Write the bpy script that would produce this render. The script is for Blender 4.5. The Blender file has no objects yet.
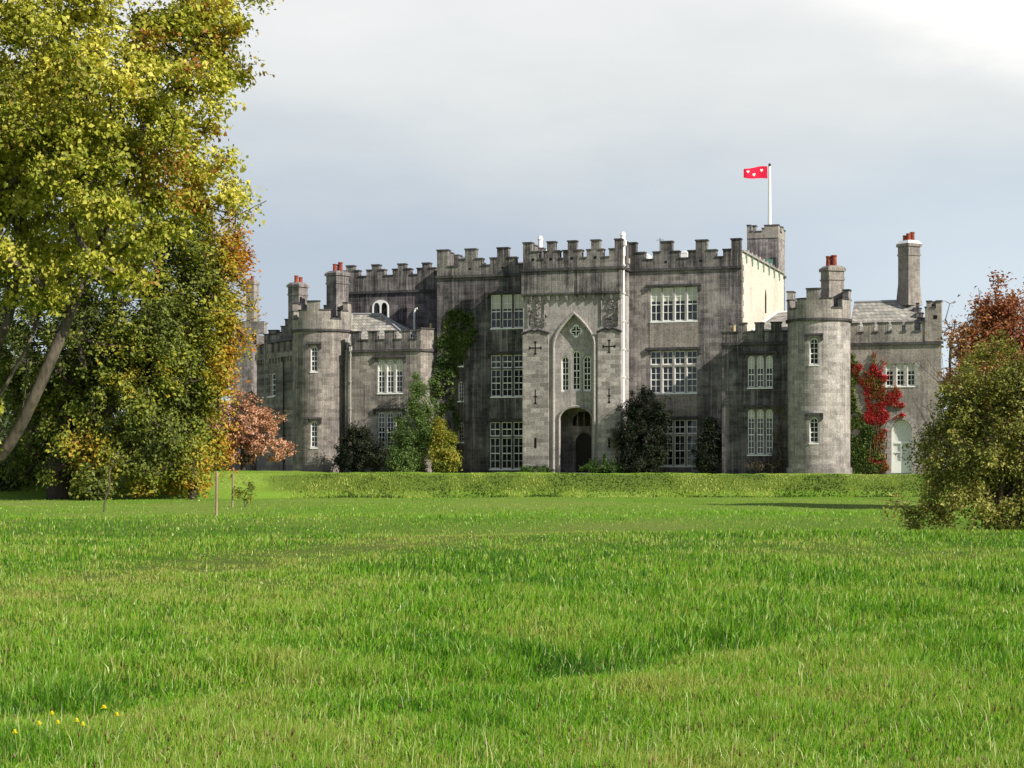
import bpy, bmesh, math, random
import numpy as np
from mathutils import Vector, Matrix
from mathutils.geometry import tessellate_polygon

random.seed(4)
RNG = np.random.default_rng(11)
C = bpy.context.scene.collection
PI = math.pi

# ------------------------------------------------------------------ camera
FPX = 1900.0            # focal length in picture widths of 1024 px
EYE = 1.6
HORIZON = 470.0
cam_d = bpy.data.cameras.new('camera')
cam = bpy.data.objects.new('camera', cam_d)
C.objects.link(cam)
cam.location = (0, 0, EYE)
cam.rotation_euler = (PI / 2, 0, 0)
cam_d.sensor_width = 36
cam_d.lens = FPX / 1024 * 36
cam_d.shift_y = (HORIZON - 384) / 1024
cam_d.clip_start = 0.1
cam_d.clip_end = 6000
bpy.context.scene.camera = cam

# ------------------------------------------------------------------ light
THETA = math.atan2(625, FPX)            # how far the facade is turned from the picture
SUN_AZ = -THETA - math.radians(19)      # direction towards the sun, from +X
SUN_EL = math.radians(34)
sd = Vector((math.cos(SUN_AZ) * math.cos(SUN_EL), math.sin(SUN_AZ) * math.cos(SUN_EL), math.sin(SUN_EL)))
sun_d = bpy.data.lights.new('sun', 'SUN')
sun_d.energy = 5.0
sun_d.angle = math.radians(0.6)
sun_d.color = (1.0, 0.94, 0.84)
sun = bpy.data.objects.new('sun', sun_d)
sun.rotation_euler = sd.to_track_quat('Z', 'Y').to_euler()
C.objects.link(sun)

sc = bpy.context.scene
sc.view_settings.view_transform = 'Standard'
sc.view_settings.look = 'None'
sc.view_settings.gamma = 1
sc.view_settings.exposure = 0.42
sc.render.resolution_x = 1024
sc.render.resolution_y = 768


class NT:
    """small helper for node trees"""
    def __init__(s, tree):
        s.t = tree
        s.n = tree.nodes
        s.n.clear()

    def add(s, typ, **kw):
        nd = s.n.new(typ)
        for k, v in kw.items():
            if k.startswith('i_'):
                key = k[2:]
                key = int(key) if key.isdigit() else key.replace('_', ' ')
                s.set(nd.inputs[key], v)
            else:
                setattr(nd, k, v)
        return nd

    def set(s, sock, v):
        if isinstance(v, bpy.types.NodeSocket):
            s.t.links.new(v, sock)
        elif isinstance(v, bpy.types.Node):
            s.t.links.new(v.outputs[0], sock)
        else:
            sock.default_value = v

    def link(s, a, b):
        s.t.links.new(a, b)

    def math(s, op, a, b=0.0, c=0.0, clamp=False):
        nd = s.add('ShaderNodeMath', operation=op, use_clamp=clamp)
        s.set(nd.inputs[0], a); s.set(nd.inputs[1], b); s.set(nd.inputs[2], c)
        return nd.outputs[0]

    def mix(s, f, a, b, typ='MIX'):
        nd = s.add('ShaderNodeMix', data_type='RGBA', blend_type=typ)
        s.set(nd.inputs[0], f); s.set(nd.inputs[6], a); s.set(nd.inputs[7], b)
        return nd.outputs[2]

    def ramp(s, f, stops):
        nd = s.add('ShaderNodeValToRGB')
        s.set(nd.inputs[0], f)
        e = nd.color_ramp.elements
        while len(e) < len(stops):
            e.new(0.5)
        for i, (p, c) in enumerate(stops):
            e[i].position = p
            e[i].color = c if isinstance(c, tuple) else (c, c, c, 1)
        return nd.outputs[0]

    def smooth(s, v, lo, hi, a=0.0, b=1.0):
        nd = s.add('ShaderNodeMapRange', interpolation_type='SMOOTHSTEP')
        s.set(nd.inputs[0], v)
        nd.inputs[1].default_value = lo; nd.inputs[2].default_value = hi
        nd.inputs[3].default_value = a; nd.inputs[4].default_value = b
        return nd.outputs[0]

    def noise(s, vec, scale, detail=4, rough=0.55, dist=0.0):
        nd = s.add('ShaderNodeTexNoise')
        s.set(nd.inputs['Vector'], vec)
        nd.inputs['Scale'].default_value = scale
        nd.inputs['Detail'].default_value = detail
        nd.inputs['Roughness'].default_value = rough
        nd.inputs['Distortion'].default_value = dist
        return nd.outputs[0]

    def mapping(s, vec, scale=(1, 1, 1), loc=(0, 0, 0), rot=(0, 0, 0)):
        nd = s.add('ShaderNodeMapping')
        s.set(nd.inputs[0], vec)
        nd.inputs['Scale'].default_value = scale
        nd.inputs['Location'].default_value = loc
        nd.inputs['Rotation'].default_value = rot
        return nd.outputs[0]


# world: physical sky seen through a broad layer of bright grey cloud
world = bpy.data.worlds.new('World')
sc.world = world
world.use_nodes = True
w = NT(world.node_tree)
out = w.add('ShaderNodeOutputWorld')
bg = w.add('ShaderNodeBackground')
bg.inputs[1].default_value = 0.1
w.link(bg.outputs[0], out.inputs[0])
sky = w.add('ShaderNodeTexSky', sky_type='NISHITA', sun_disc=False)
sky.sun_elevation = SUN_EL
sky.sun_rotation = PI / 2 - SUN_AZ
tc = w.add('ShaderNodeTexCoord')
sep = w.add('ShaderNodeSeparateXYZ', i_0=tc.outputs['Generated'])
wn = w.noise(w.mapping(tc.outputs['Generated'], (1.6, 1.6, 5.0)), 2.6, 6, 0.55)
wn2 = w.noise(w.mapping(tc.outputs['Generated'], (1.0, 1.0, 3.2), (3.1, 0.4, 0.2)), 7.0, 5, 0.6)
el = w.math('ADD', sep.outputs[2], w.math('MULTIPLY', w.math('SUBTRACT', wn, 0.5), 0.125))
el = w.math('ADD', el, w.math('MULTIPLY', w.math('SUBTRACT', wn2, 0.5), 0.040))


def lin(r, g, b):
    f = lambda c: ((c / 255 + 0.055) / 1.055) ** 2.4 if c > 10 else c / 255 / 12.92
    return (f(r), f(g), f(b), 1)


cl = w.ramp(w.math('MULTIPLY', el, 2.0), [(0.0, lin(212, 224, 231)), (0.08, lin(201, 214, 223)), (0.16, lin(178, 189, 202)),
                                         (0.22, lin(176, 187, 201)), (0.30, lin(192, 200, 207)), (0.40, lin(216, 219, 219)),
                                         (0.49, lin(230, 230, 229)), (0.62, lin(190, 196, 204)), (1.0, lin(120, 132, 150))])
thin = w.math('MULTIPLY', w.smooth(sep.outputs[0], 0.02, 0.26), w.smooth(sep.outputs[2], 0.09, 0.20, 1.0, 0.0))
cl = w.mix(w.math('MULTIPLY', thin, 0.75), cl, lin(212, 224, 232))
# the brighter cloud up on the right
gx = w.math('SUBTRACT', sep.outputs[0], 0.262)
gz = w.math('SUBTRACT', sep.outputs[2], 0.262)
r2 = w.math('ADD', w.math('MULTIPLY', gx, gx), w.math('MULTIPLY', w.math('MULTIPLY', gz, gz), 3.0))
r1 = w.math('ADD', w.math('SQRT', r2), w.math('MULTIPLY', w.math('SUBTRACT', wn2, 0.5), 0.10))
glow = w.smooth(r1, 0.07, 0.14, 1.0, 0.0)
cl = w.mix(glow, cl, lin(253, 251, 246))
cl10 = w.mix(1.0, cl, (8.7, 8.7, 8.7, 1), 'MULTIPLY')
skyc = w.mix(0.94, sky.outputs[0], cl10)
w.link(skyc, bg.inputs[0])


# ------------------------------------------------------------------ materials
def principled(name, base=(0.5, 0.5, 0.5, 1), rough=0.8, spec=0.3):
    m = bpy.data.materials.new(name)
    m.use_nodes = True
    t = NT(m.node_tree)
    o = t.add('ShaderNodeOutputMaterial')
    p = t.add('ShaderNodeBsdfPrincipled')
    p.inputs['Base Color'].default_value = base
    p.inputs['Roughness'].default_value = rough
    p.inputs['Specular IOR Level'].default_value = spec
    t.link(p.outputs[0], o.inputs[0])
    return m, t, p


def stone(name, light, dark, grime=0.5, course=0.5, bw=0.62, bh=0.30, streak=0.6, rough_wall=0.0):
    """weathered limestone: UV is metres along the wall and metres up"""
    m, t, p = principled(name, rough=0.92, spec=0.15)
    uv = t.add('ShaderNodeUVMap').outputs[0]
    tc = t.add('ShaderNodeTexCoord')
    ob = tc.outputs['Object']
    big = t.noise(ob, 0.35, 5, 0.6, 0.4)
    mid = t.noise(ob, 1.7, 5, 0.65)
    fine = t.noise(ob, 9.0, 6, 0.7)
    st = t.noise(t.mapping(uv, (1.5, 0.09, 1)), 1.0, 6, 0.7, 0.25)
    st2 = t.noise(t.mapping(uv, (6.0, 0.13, 1), (5, 2, 0)), 1.0, 5, 0.8, 0.2)
    br = t.add('ShaderNodeTexBrick')
    t.set(br.inputs['Vector'], uv)
    br.inputs['Scale'].default_value = 1.0
    br.inputs['Brick Width'].default_value = bw
    br.inputs['Row Height'].default_value = bh
    br.inputs['Mortar Size'].default_value = 0.018
    br.inputs['Mortar Smooth'].default_value = 0.4
    br.inputs['Color1'].default_value = (0.0, 0.0, 0.0, 1)
    br.inputs['Color2'].default_value = (1, 1, 1, 1)
    br.inputs['Mortar'].default_value = (0.5, 0.5, 0.5, 1)
    # grime mask
    g = t.math('ADD', t.math('MULTIPLY', big, 0.42), t.math('MULTIPLY', mid, 0.18))
    g = t.math('ADD', g, t.math('MULTIPLY', st, 0.55 * streak))
    g = t.math('ADD', g, t.math('MULTIPLY', st2, 0.58 * streak))
    mean = 0.30 + 0.565 * streak
    g = t.smooth(g, mean - 0.115 + (0.5 - grime) * 0.35, mean + 0.115 + (0.5 - grime) * 0.35)
    col = t.mix(g, light, dark)
    # pale lime runs
    run = t.smooth(t.noise(t.mapping(uv, (5.5, 0.13, 1), (1.7, 9, 0)), 1.0, 3, 0.6), 0.57, 0.66)
    col = t.mix(t.math('MULTIPLY', run, 0.85 * streak), col, (light[0] * 1.35, light[1] * 1.33, light[2] * 1.25, 1))
    # single blocks differ a little
    bf = t.math('MULTIPLY', t.math('SUBTRACT', br.outputs[0], 0.5), 0.72 * course)
    col = t.mix(1.0, col, t.add('ShaderNodeCombineColor', i_0=t.math('ADD', 1.0, bf), i_1=t.math('ADD', 1.0, bf), i_2=t.math('ADD', 0.99, bf)).outputs[0], 'MULTIPLY')
    mort = t.math('MULTIPLY', br.outputs['Fac'], 0.28 * course)
    col = t.mix(mort, col, (light[0] * 1.15, light[1] * 1.13, light[2] * 1.05, 1))
    fv = t.smooth(fine, 0.28, 0.72, 0.68, 1.30)
    col = t.mix(1.0, col, t.add('ShaderNodeCombineColor', i_0=fv, i_1=fv, i_2=fv).outputs[0], 'MULTIPLY')
    # lichen
    li = t.smooth(t.noise(ob, 3.1, 6, 0.7), 0.62, 0.72)
    col = t.mix(t.math('MULTIPLY', li, 0.35), col, (0.36, 0.34, 0.26, 1))
    t.link(col, p.inputs['Base Color'])
    bm = t.add('ShaderNodeBump')
    bm.inputs['Strength'].default_value = 0.5
    bm.inputs['Distance'].default_value = 0.03
    h = t.math('ADD', t.math('MULTIPLY', fine, 0.7), t.math('MULTIPLY', t.math('SUBTRACT', 1.0, br.outputs['Fac']), 0.5 * course))
    h = t.math('ADD', h, t.math('MULTIPLY', br.outputs[0], 0.25 * course))
    t.link(h, bm.inputs['Height'])
    t.link(bm.outputs[0], p.inputs['Normal'])
    return m


M = {}
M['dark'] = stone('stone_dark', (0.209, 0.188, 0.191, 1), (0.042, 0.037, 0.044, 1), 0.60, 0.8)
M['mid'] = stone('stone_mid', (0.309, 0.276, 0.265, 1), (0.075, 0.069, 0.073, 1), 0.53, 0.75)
M['porch'] = stone('stone_porch', (0.367, 0.335, 0.323, 1), (0.194, 0.177, 0.176, 1), 0.38, 0.3, streak=0.6)
M['ashlar'] = stone('stone_ashlar', (0.348, 0.319, 0.300, 1), (0.194, 0.177, 0.170, 1), 0.42, 1.0, 0.66, 0.31, streak=0.3)
M['bluff'] = stone('stone_tower', (0.358, 0.326, 0.307, 1), (0.145, 0.133, 0.131, 1), 0.42, 0.7)
M['tower'] = stone('stone_left_tower', (0.284, 0.250, 0.227, 1), (0.104, 0.093, 0.093, 1), 0.48, 0.75)
M['render'] = stone('lime_render', (0.597, 0.534, 0.454, 1), (0.418, 0.378, 0.333, 1), 0.3, 0.05, streak=0.6)
M['wing'] = stone('stone_wing', (0.318, 0.279, 0.250, 1), (0.145, 0.132, 0.126, 1), 0.42, 0.35)
M['top'] = stone('stone_parapet', (0.252, 0.229, 0.218, 1), (0.047, 0.044, 0.047, 1), 0.54, 0.5, streak=0.9)
M['toplight'] = stone('stone_parapet_light', (0.329, 0.296, 0.264, 1), (0.114, 0.105, 0.103, 1), 0.44, 0.4)
M['cap'] = stone('stone_cap', (0.104, 0.097, 0.099, 1), (0.034, 0.031, 0.033, 1), 0.5, 0.0)
M['trim'] = stone('stone_trim', (0.348, 0.319, 0.303, 1), (0.149, 0.139, 0.140, 1), 0.35, 0.0)
M['slit'] = principled('slit_dark', (0.012, 0.011, 0.010, 1), 0.95, 0.1)[0]
M['white'] = principled('white_paint', (0.84, 0.84, 0.81, 1), 0.5, 0.3)[0]
M['lead'] = principled('lead_sheet', (0.30, 0.31, 0.32, 1), 0.6, 0.4)[0]
M['pipe'] = principled('pale_pipe', (0.42, 0.40, 0.36, 1), 0.6, 0.3)[0]
M['blind'] = principled('linen_blind', (0.56, 0.55, 0.48, 1), 0.8, 0.1)[0]
M['iron'] = principled('dark_iron', (0.03, 0.03, 0.03, 1), 0.6, 0.3)[0]
M['door'] = principled('dark_oak', (0.018, 0.013, 0.010, 1), 0.55, 0.3)[0]
M['copper'] = principled('verdigris', (0.10, 0.24, 0.19, 1), 0.7, 0.3)[0]
M['yellow_pot'] = principled('buff_clay', (0.50, 0.40, 0.22, 1), 0.8, 0.2)[0]


def mk_pot():
    m, t, p = principled('terracotta', rough=0.75, spec=0.2)
    tc = t.add('ShaderNodeTexCoord')
    n = t.noise(tc.outputs['Object'], 4.0, 4)
    t.link(t.ramp(n, [(0.3, (0.12, 0.035, 0.025, 1)), (0.7, (0.36, 0.075, 0.045, 1))]), p.inputs['Base Color'])
    return m


M['pot'] = mk_pot()


def mk_glass():
    m, t, p = principled('old_glass', (0.02, 0.022, 0.024, 1), 0.08, 0.6)
    tc = t.add('ShaderNodeTexCoord')
    n = t.noise(tc.outputs['Object'], 1.3, 3)
    n2 = t.noise(tc.outputs['Object'], 2.4, 2)
    # rooms behind: pale curtains and things on the sill show through in places
    t.link(t.mix(t.smooth(n, 0.50, 0.66), (0.006, 0.007, 0.008, 1), (0.05, 0.05, 0.046, 1)), p.inputs['Base Color'])
    b = t.add('ShaderNodeBump')
    b.inputs['Strength'].default_value = 0.12
    b.inputs['Distance'].default_value = 0.05
    t.link(n2, b.inputs['Height'])
    t.link(b.outputs[0], p.inputs['Normal'])
    return m


M['glass'] = mk_glass()


def mk_slate():
    m, t, p = principled('slate', rough=0.7, spec=0.3)
    uv = t.add('ShaderNodeUVMap').outputs[0]
    tc = t.add('ShaderNodeTexCoord')
    br = t.add('ShaderNodeTexBrick')
    t.set(br.inputs['Vector'], uv)
    br.inputs['Scale'].default_value = 1.0
    br.inputs['Brick Width'].default_value = 0.34
    br.inputs['Row Height'].default_value = 0.24
    br.inputs['Mortar Size'].default_value = 0.012
    br.inputs['Color1'].default_value = (0.25, 0.24, 0.215, 1)
    br.inputs['Color2'].default_value = (0.42, 0.39, 0.34, 1)
    br.inputs['Mortar'].default_value = (0.07, 0.07, 0.07, 1)
    n = t.smooth(t.noise(tc.outputs['Object'], 1.5, 6, 0.7), 0.3, 0.7, 0.7, 1.3)
    col = t.mix(1.0, br.outputs[0], t.add('ShaderNodeCombineColor', i_0=n, i_1=n, i_2=n).outputs[0], 'MULTIPLY')
    t.link(col, p.inputs['Base Color'])
    b = t.add('ShaderNodeBump')
    b.inputs['Distance'].default_value = 0.03
    t.link(br.outputs['Fac'], b.inputs['Height'])
    b.invert = True
    t.link(b.outputs[0], p.inputs['Normal'])
    return m


M['slate'] = mk_slate()


def mk_wood(name, a, b):
    m, t, p = principled(name, rough=0.85, spec=0.15)
    tc = t.add('ShaderNodeTexCoord')
    n = t.noise(t.mapping(tc.outputs['Object'], (9, 9, 1.2)), 1.0, 5, 0.65)
    n2 = t.noise(tc.outputs['Object'], 2.0, 4, 0.6)
    f = t.math('ADD', t.math('MULTIPLY', n, 0.6), t.math('MULTIPLY', n2, 0.4))
    t.link(t.ramp(f, [(0.35, a), (0.65, b)]), p.inputs['Base Color'])
    bm = t.add('ShaderNodeBump')
    bm.inputs['Strength'].default_value = 0.7
    bm.inputs['Distance'].default_value = 0.03
    t.link(n, bm.inputs['Height'])
    t.link(bm.outputs[0], p.inputs['Normal'])
    return m


M['bark'] = mk_wood('bark_grey', (0.04, 0.032, 0.025, 1), (0.16, 0.135, 0.10, 1))
M['bark_dark'] = mk_wood('bark_dark', (0.025, 0.020, 0.017, 1), (0.09, 0.07, 0.055, 1))
M['twig'] = mk_wood('twig', (0.06, 0.045, 0.035, 1), (0.18, 0.14, 0.10, 1))
M['stake'] = mk_wood('stake_wood', (0.20, 0.15, 0.09, 1), (0.42, 0.34, 0.23, 1))


def leafmat(name, stops, trans=0.35, rough=0.55):
    """leaf colours run along the per-leaf attribute 'tint'"""
    m = bpy.data.materials.new(name)
    m.use_nodes = True
    t = NT(m.node_tree)
    o = t.add('ShaderNodeOutputMaterial')
    at = t.add('ShaderNodeAttribute', attribute_name='tint')
    col = t.ramp(at.outputs['Fac'], stops)
    p = t.add('ShaderNodeBsdfPrincipled')
    p.inputs['Roughness'].default_value = rough
    p.inputs['Specular IOR Level'].default_value = 0.25
    t.link(col, p.inputs['Base Color'])
    tr = t.add('ShaderNodeBsdfTranslucent')
    t.link(t.mix(1.0, col, (1.3, 1.35, 0.8, 1), 'MULTIPLY'), tr.inputs[0])
    mx = t.add('ShaderNodeMixShader')
    mx.inputs[0].default_value = trans
    t.link(p.outputs[0], mx.inputs[1]); t.link(tr.outputs[0], mx.inputs[2])
    t.link(mx.outputs[0], o.inputs[0])
    return m


L = {}
L['sycamore'] = leafmat('leaf_sycamore', [(0.0, (0.30, 0.10, 0.025, 1)), (0.10, (0.34, 0.24, 0.035, 1)), (0.3, (0.15, 0.19, 0.022, 1)),
                                         (0.6, (0.40, 0.40, 0.045, 1)), (1.0, (0.70, 0.62, 0.13, 1))], 0.32)
L['chestnut'] = leafmat('leaf_chestnut', [(0.0, (0.085, 0.105, 0.030, 1)), (0.35, (0.19, 0.23, 0.042, 1)), (0.58, (0.35, 0.35, 0.045, 1)),
                                         (0.80, (0.55, 0.36, 0.045, 1)), (1.0, (0.46, 0.18, 0.035, 1))], 0.35)
L['darkgreen'] = leafmat('leaf_dark', [(0.0, (0.010, 0.016, 0.009, 1)), (0.5, (0.018, 0.028, 0.012, 1)), (1.0, (0.045, 0.050, 0.022, 1))], 0.15)
L['ivy'] = leafmat('leaf_ivy', [(0.0, (0.035, 0.060, 0.015, 1)), (0.6, (0.085, 0.135, 0.025, 1)), (1.0, (0.22, 0.25, 0.05, 1))], 0.25)
L['climber'] = leafmat('leaf_climber', [(0.0, (0.07, 0.12, 0.035, 1)), (0.6, (0.17, 0.27, 0.07, 1)), (1.0, (0.40, 0.48, 0.16, 1))], 0.3)
L['yellow'] = leafmat('leaf_yellow', [(0.0, (0.09, 0.13, 0.02, 1)), (0.5, (0.22, 0.25, 0.035, 1)), (1.0, (0.45, 0.39, 0.06, 1))], 0.3)
L['russet'] = leafmat('leaf_russet', [(0.0, (0.20, 0.08, 0.055, 1)), (0.5, (0.52, 0.25, 0.165, 1)), (1.0, (0.70, 0.44, 0.30, 1))], 0.3)
L['copper'] = leafmat('leaf_copper', [(0.0, (0.16, 0.050, 0.035, 1)), (0.5, (0.42, 0.17, 0.095, 1)), (1.0, (0.66, 0.38, 0.18, 1))], 0.42, 0.3)
L['olive'] = leafmat('leaf_olive', [(0.0, (0.065, 0.082, 0.018, 1)), (0.45, (0.19, 0.21, 0.042, 1)), (0.8, (0.40, 0.37, 0.09, 1)), (1.0, (0.55, 0.42, 0.17, 1))], 0.3)
L['red'] = leafmat('leaf_red', [(0.0, (0.17, 0.19, 0.04, 1)), (0.22, (0.30, 0.13, 0.05, 1)), (0.6, (0.42, 0.014, 0.025, 1)), (1.0, (0.62, 0.05, 0.07, 1))], 0.3)
L['hedge'] = leafmat('leaf_hedge', [(0.0, (0.025, 0.06, 0.012, 1)), (1.0, (0.09, 0.17, 0.03, 1))], 0.25)
L['twiggy'] = leafmat('leaf_twiggy', [(0.0, (0.06, 0.05, 0.03, 1)), (1.0, (0.17, 0.17, 0.08, 1))], 0.25)
L['wood'] = leafmat('leaf_wood', [(0.0, (0.03, 0.05, 0.015, 1)), (0.6, (0.07, 0.10, 0.03, 1)), (1.0, (0.15, 0.15, 0.04, 1))], 0.3)


# ------------------------------------------------------------------ object helpers
def tag(o, label=None, cat=None, group=None, kind=None):
    if label: o['label'] = label
    if cat: o['category'] = cat
    if group: o['group'] = group
    if kind: o['kind'] = kind
    return o


def empty(name, loc=(0, 0, 0), rz=0, parent=None):
    o = bpy.data.objects.new(name, None)
    C.objects.link(o)
    o.location = loc
    o.rotation_euler = (0, 0, rz)
    o.parent = parent
    return o


def link_mesh(name, me, mat=None, parent=None, loc=None, rz=None):
    o = bpy.data.objects.new(name, me)
    C.objects.link(o)
    if mat is not None:
        me.materials.append(mat)
    if parent is not None:
        o.parent = parent
    if loc is not None: o.location = loc
    if rz is not None: o.rotation_euler = (0, 0, rz)
    return o


class MB:
    """collects faces and links them as one mesh object"""
    def __init__(s):
        s.v = []; s.f = []; s.cyl = None

    def face(s, pts):
        b = len(s.v)
        s.v += [tuple(p) for p in pts]
        s.f.append(tuple(range(b, b + len(pts))))

    def hexa(s, b4, t4, bottom=True):
        """box from 4 bottom and 4 top points (counterclockwise from above)"""
        b = len(s.v)
        s.v += [tuple(p) for p in b4] + [tuple(p) for p in t4]
        if bottom: s.f.append((b + 3, b + 2, b + 1, b))
        s.f.append((b + 4, b + 5, b + 6, b + 7))
        for i in range(4):
            j = (i + 1) % 4
            s.f.append((b + i, b + j, b + 4 + j, b + 4 + i))

    def box(s, x0, x1, y0, y1, z0, z1):
        s.hexa([(x0, y0, z0), (x1, y0, z0), (x1, y1, z0), (x0, y1, z0)], [(x0, y0, z1), (x1, y0, z1), (x1, y1, z1), (x0, y1, z1)])

    def prism(s, ring, z0, z1, ring2=None, cap=True):
        ring2 = ring2 or ring
        n = len(ring)
        b = len(s.v)
        s.v += [(x, y, z0) for x, y in ring] + [(x, y, z1) for x, y in ring2]
        for i in range(n):
            j = (i + 1) % n
            s.f.append((b + i, b + j, b + n + j, b + n + i))
        if cap:
            s.f.append(tuple(b + n + i for i in range(n)))
            s.f.append(tuple(b + n - 1 - i for i in range(n)))

    def tube(s, pts, rad, n=8):
        pts = [Vector(p) for p in pts]
        if not isinstance(rad, (list, tuple)): rad = [rad] * len(pts)
        rings = []
        for i, p in enumerate(pts):
            d = (pts[min(i + 1, len(pts) - 1)] - pts[max(i - 1, 0)]).normalized()
            a = d.orthogonal().normalized(); c = d.cross(a)
            b = len(s.v)
            for k in range(n):
                an = 2 * PI * k / n
                s.v.append(tuple(p + (a * math.cos(an) + c * math.sin(an)) * rad[i]))
            rings.append(b)
        # orthogonal() can flip between rings: align to nearest start
        for i in range(len(rings) - 1):
            a, b = rings[i], rings[i + 1]
            best = min(range(n), key=lambda o: sum((Vector(s.v[a + k]) - pts[i] - (Vector(s.v[b + (k + o) % n]) - pts[i + 1])).length for k in (0, 2)))
            if best:
                s.v[b:b + n] = [s.v[b + (k + best) % n] for k in range(n)]
            for k in range(n):
                s.f.append((a + k, a + (k + 1) % n, b + (k + 1) % n, b + k))
        s.f.append(tuple(rings[0] + n - 1 - k for k in range(n)))
        s.f.append(tuple(rings[-1] + k for k in range(n)))

    def poly(s, outer, holes, place, depth=None, rim=True):
        """flat polygon (2D loops) with holes, put in space by place(x, z, t); depth: thickness behind the face"""
        loops = [[Vector((x, z, 0)) for x, z in lp] for lp in [outer] + list(holes)]
        flat = [p for lp in loops for p in lp]
        tris = tessellate_polygon(loops)
        b = len(s.v)
        s.v += [tuple(place(p.x, p.y, 0)) for p in flat]
        for a, c, d in tris:
            A, B_, D = flat[a], flat[c], flat[d]
            if (B_.x - A.x) * (D.y - A.y) - (B_.y - A.y) * (D.x - A.x) < 0:
                c, d = d, c
            s.f.append((b + a, b + c, b + d))
        if depth:
            for li, lp in enumerate(loops):
                if li == 0 and not rim: continue
                n = len(lp)
                for i in range(n):
                    p, q = lp[i], lp[(i + 1) % n]
                    fc = [place(p.x, p.y, 0), place(q.x, q.y, 0), place(q.x, q.y, depth), place(p.x, p.y, depth)]
                    s.face(fc)

    def build(s, name, mat, parent=None, loc=None, rz=None, smooth=False):
        me = bpy.data.meshes.new(name)
        me.from_pydata(s.v, [], s.f)
        me.validate()
        uvl = me.uv_layers.new(name='UVMap')
        n = len(me.loops)
        vi = np.empty(n, dtype=np.int32)
        me.loops.foreach_get('vertex_index', vi)
        co = np.empty(len(me.vertices) * 3)
        me.vertices.foreach_get('co', co)
        co = co.reshape(-1, 3)[vi]
        if s.cyl:
            cx, cy, R = s.cyl
            a = np.arctan2(co[:, 0] - cx, -(co[:, 1] - cy))
            uv = np.stack([a * R, co[:, 2]], 1)
        else:
            uv = np.stack([co[:, 0] + co[:, 1], co[:, 2]], 1)
        uvl.data.foreach_set('uv', uv.ravel())
        if smooth:
            me.polygons.foreach_set('use_smooth', [True] * len(me.polygons))
        return link_mesh(name, me, mat, parent, loc, rz)


def coping_on(o, c, mat):
    """adds coping stones to a parapet's own mesh, with a second material"""
    tmp = c.build('coping', mat)
    bm = bmesh.new()
    bm.from_mesh(o.data)
    k = len(bm.faces)
    bm.from_mesh(tmp.data)
    for i, f_ in enumerate(bm.faces):
        f_.material_index = 0 if i < k else 1
    bm.to_mesh(o.data); bm.free()
    o.data.materials.append(mat)
    me = tmp.data
    bpy.data.objects.remove(tmp); bpy.data.meshes.remove(me)


def arch(x0, x1, z0, zs, za, n=7, pointed=False):
    """loop of an opening from z0 up to springing zs with apex za"""
    c = (x0 + x1) / 2; r = (x1 - x0) / 2
    pts = [(x0, z0), (x1, z0)]
    if pointed:
        # two arcs meeting at the apex: approximated with a power curve
        for k in range(n):
            t = k / n
            pts.append((x1 - r * (1 - math.cos(t * PI / 2)) * 1.0 - 0, zs + (za - zs) * math.sin(t * PI / 2)) if False else
                       (c + r * (1 - t ** 1.75), zs + (za - zs) * t))
        pts.append((c, za))
        for k in range(n - 1, -1, -1):
            t = k / n
            pts.append((c - r * (1 - t ** 1.75), zs + (za - zs) * t))
    else:
        for k in range(n * 2 + 1):
            a = PI * k / (n * 2)
            pts.append((c + r * math.cos(a), zs + (za - zs) * math.sin(a)))
    return pts


# ------------------------------------------------------------------ ground
CG = 1.4        # level of the lawn the castle stands on


def bankline(x):
    """distance at which the grass bank begins, for a sideways place x"""
    return 111.5 + 0.02 * x - 5.0 * (1 / (1 + np.exp((x + 14.5) / 0.9)))


def hollow(x, y=14.0):
    """where the near lip of the long hollow runs"""
    return np.interp(x, [-6, -3.5, -2.0, -0.2, 1.1, 3.5, 6.3, 12], [12.2, 12.9, 13.8, 14.2, 16.0, 19.4, 23.4, 31]) + 0.16 * np.sin(x * 2.3) + 0.22 * np.sin(x * 0.9 + y * 1.1) + 0.10 * np.sin(x * 5.1 + y * 2)


def height(x, y):
    x = np.asarray(x, float); y = np.asarray(y, float)
    h = 0.05 * np.sin(x * 0.23 + 1) * np.sin(y * 0.19) + 0.05 * np.sin(x * 0.11 - y * 0.31 + 2)
    h = h + 0.03 * np.sin(x * 0.9 + y * 0.4) * np.sin(y * 0.7 - x * 0.2)
    # a shallow hollow crossing the meadow, its near lip sharp
    s = y - hollow(x, y)
    h = h - 0.15 * np.exp(-(np.clip(s - 0.4, 0, None) / 1.6) ** 2) * (1 / (1 + np.exp(-(s) / 0.40)))
    # low swale further out, to the right
    c2 = 52 + 0.15 * x + 1.5 * np.sin(x * 0.3)
    h = h - 0.18 * np.exp(-((y - c2) / 3.0) ** 2) * (1 / (1 + np.exp(-(x + 6) / 2.0)))
    h = h * np.clip((115 - y) / 10, 0, 1)
    b = bankline(x)
    wdt = 1.9 + 2.2 * (1 / (1 + np.exp((x + 14.5) / 0.9)))
    t = np.clip((y - b) / wdt, 0, 1)
    rag = 0.035 * np.sin(x * 2.1) * np.sin(y * 1.7 + x) + 0.03 * np.sin(x * 0.7 + 1) + 0.02 * np.sin(x * 4.3 + y)
    top = CG + 0.10 * np.exp(-((x + 16.5) / 2.2) ** 2) - 0.004 * np.clip(x, 0, 40)
    k = t * t * (3 - 2 * t) if False else np.sin(t * PI / 2) ** 1.3
    h = h + (top + rag) * k
    # left end of the bank eases down into the meadow
    return h


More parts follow.
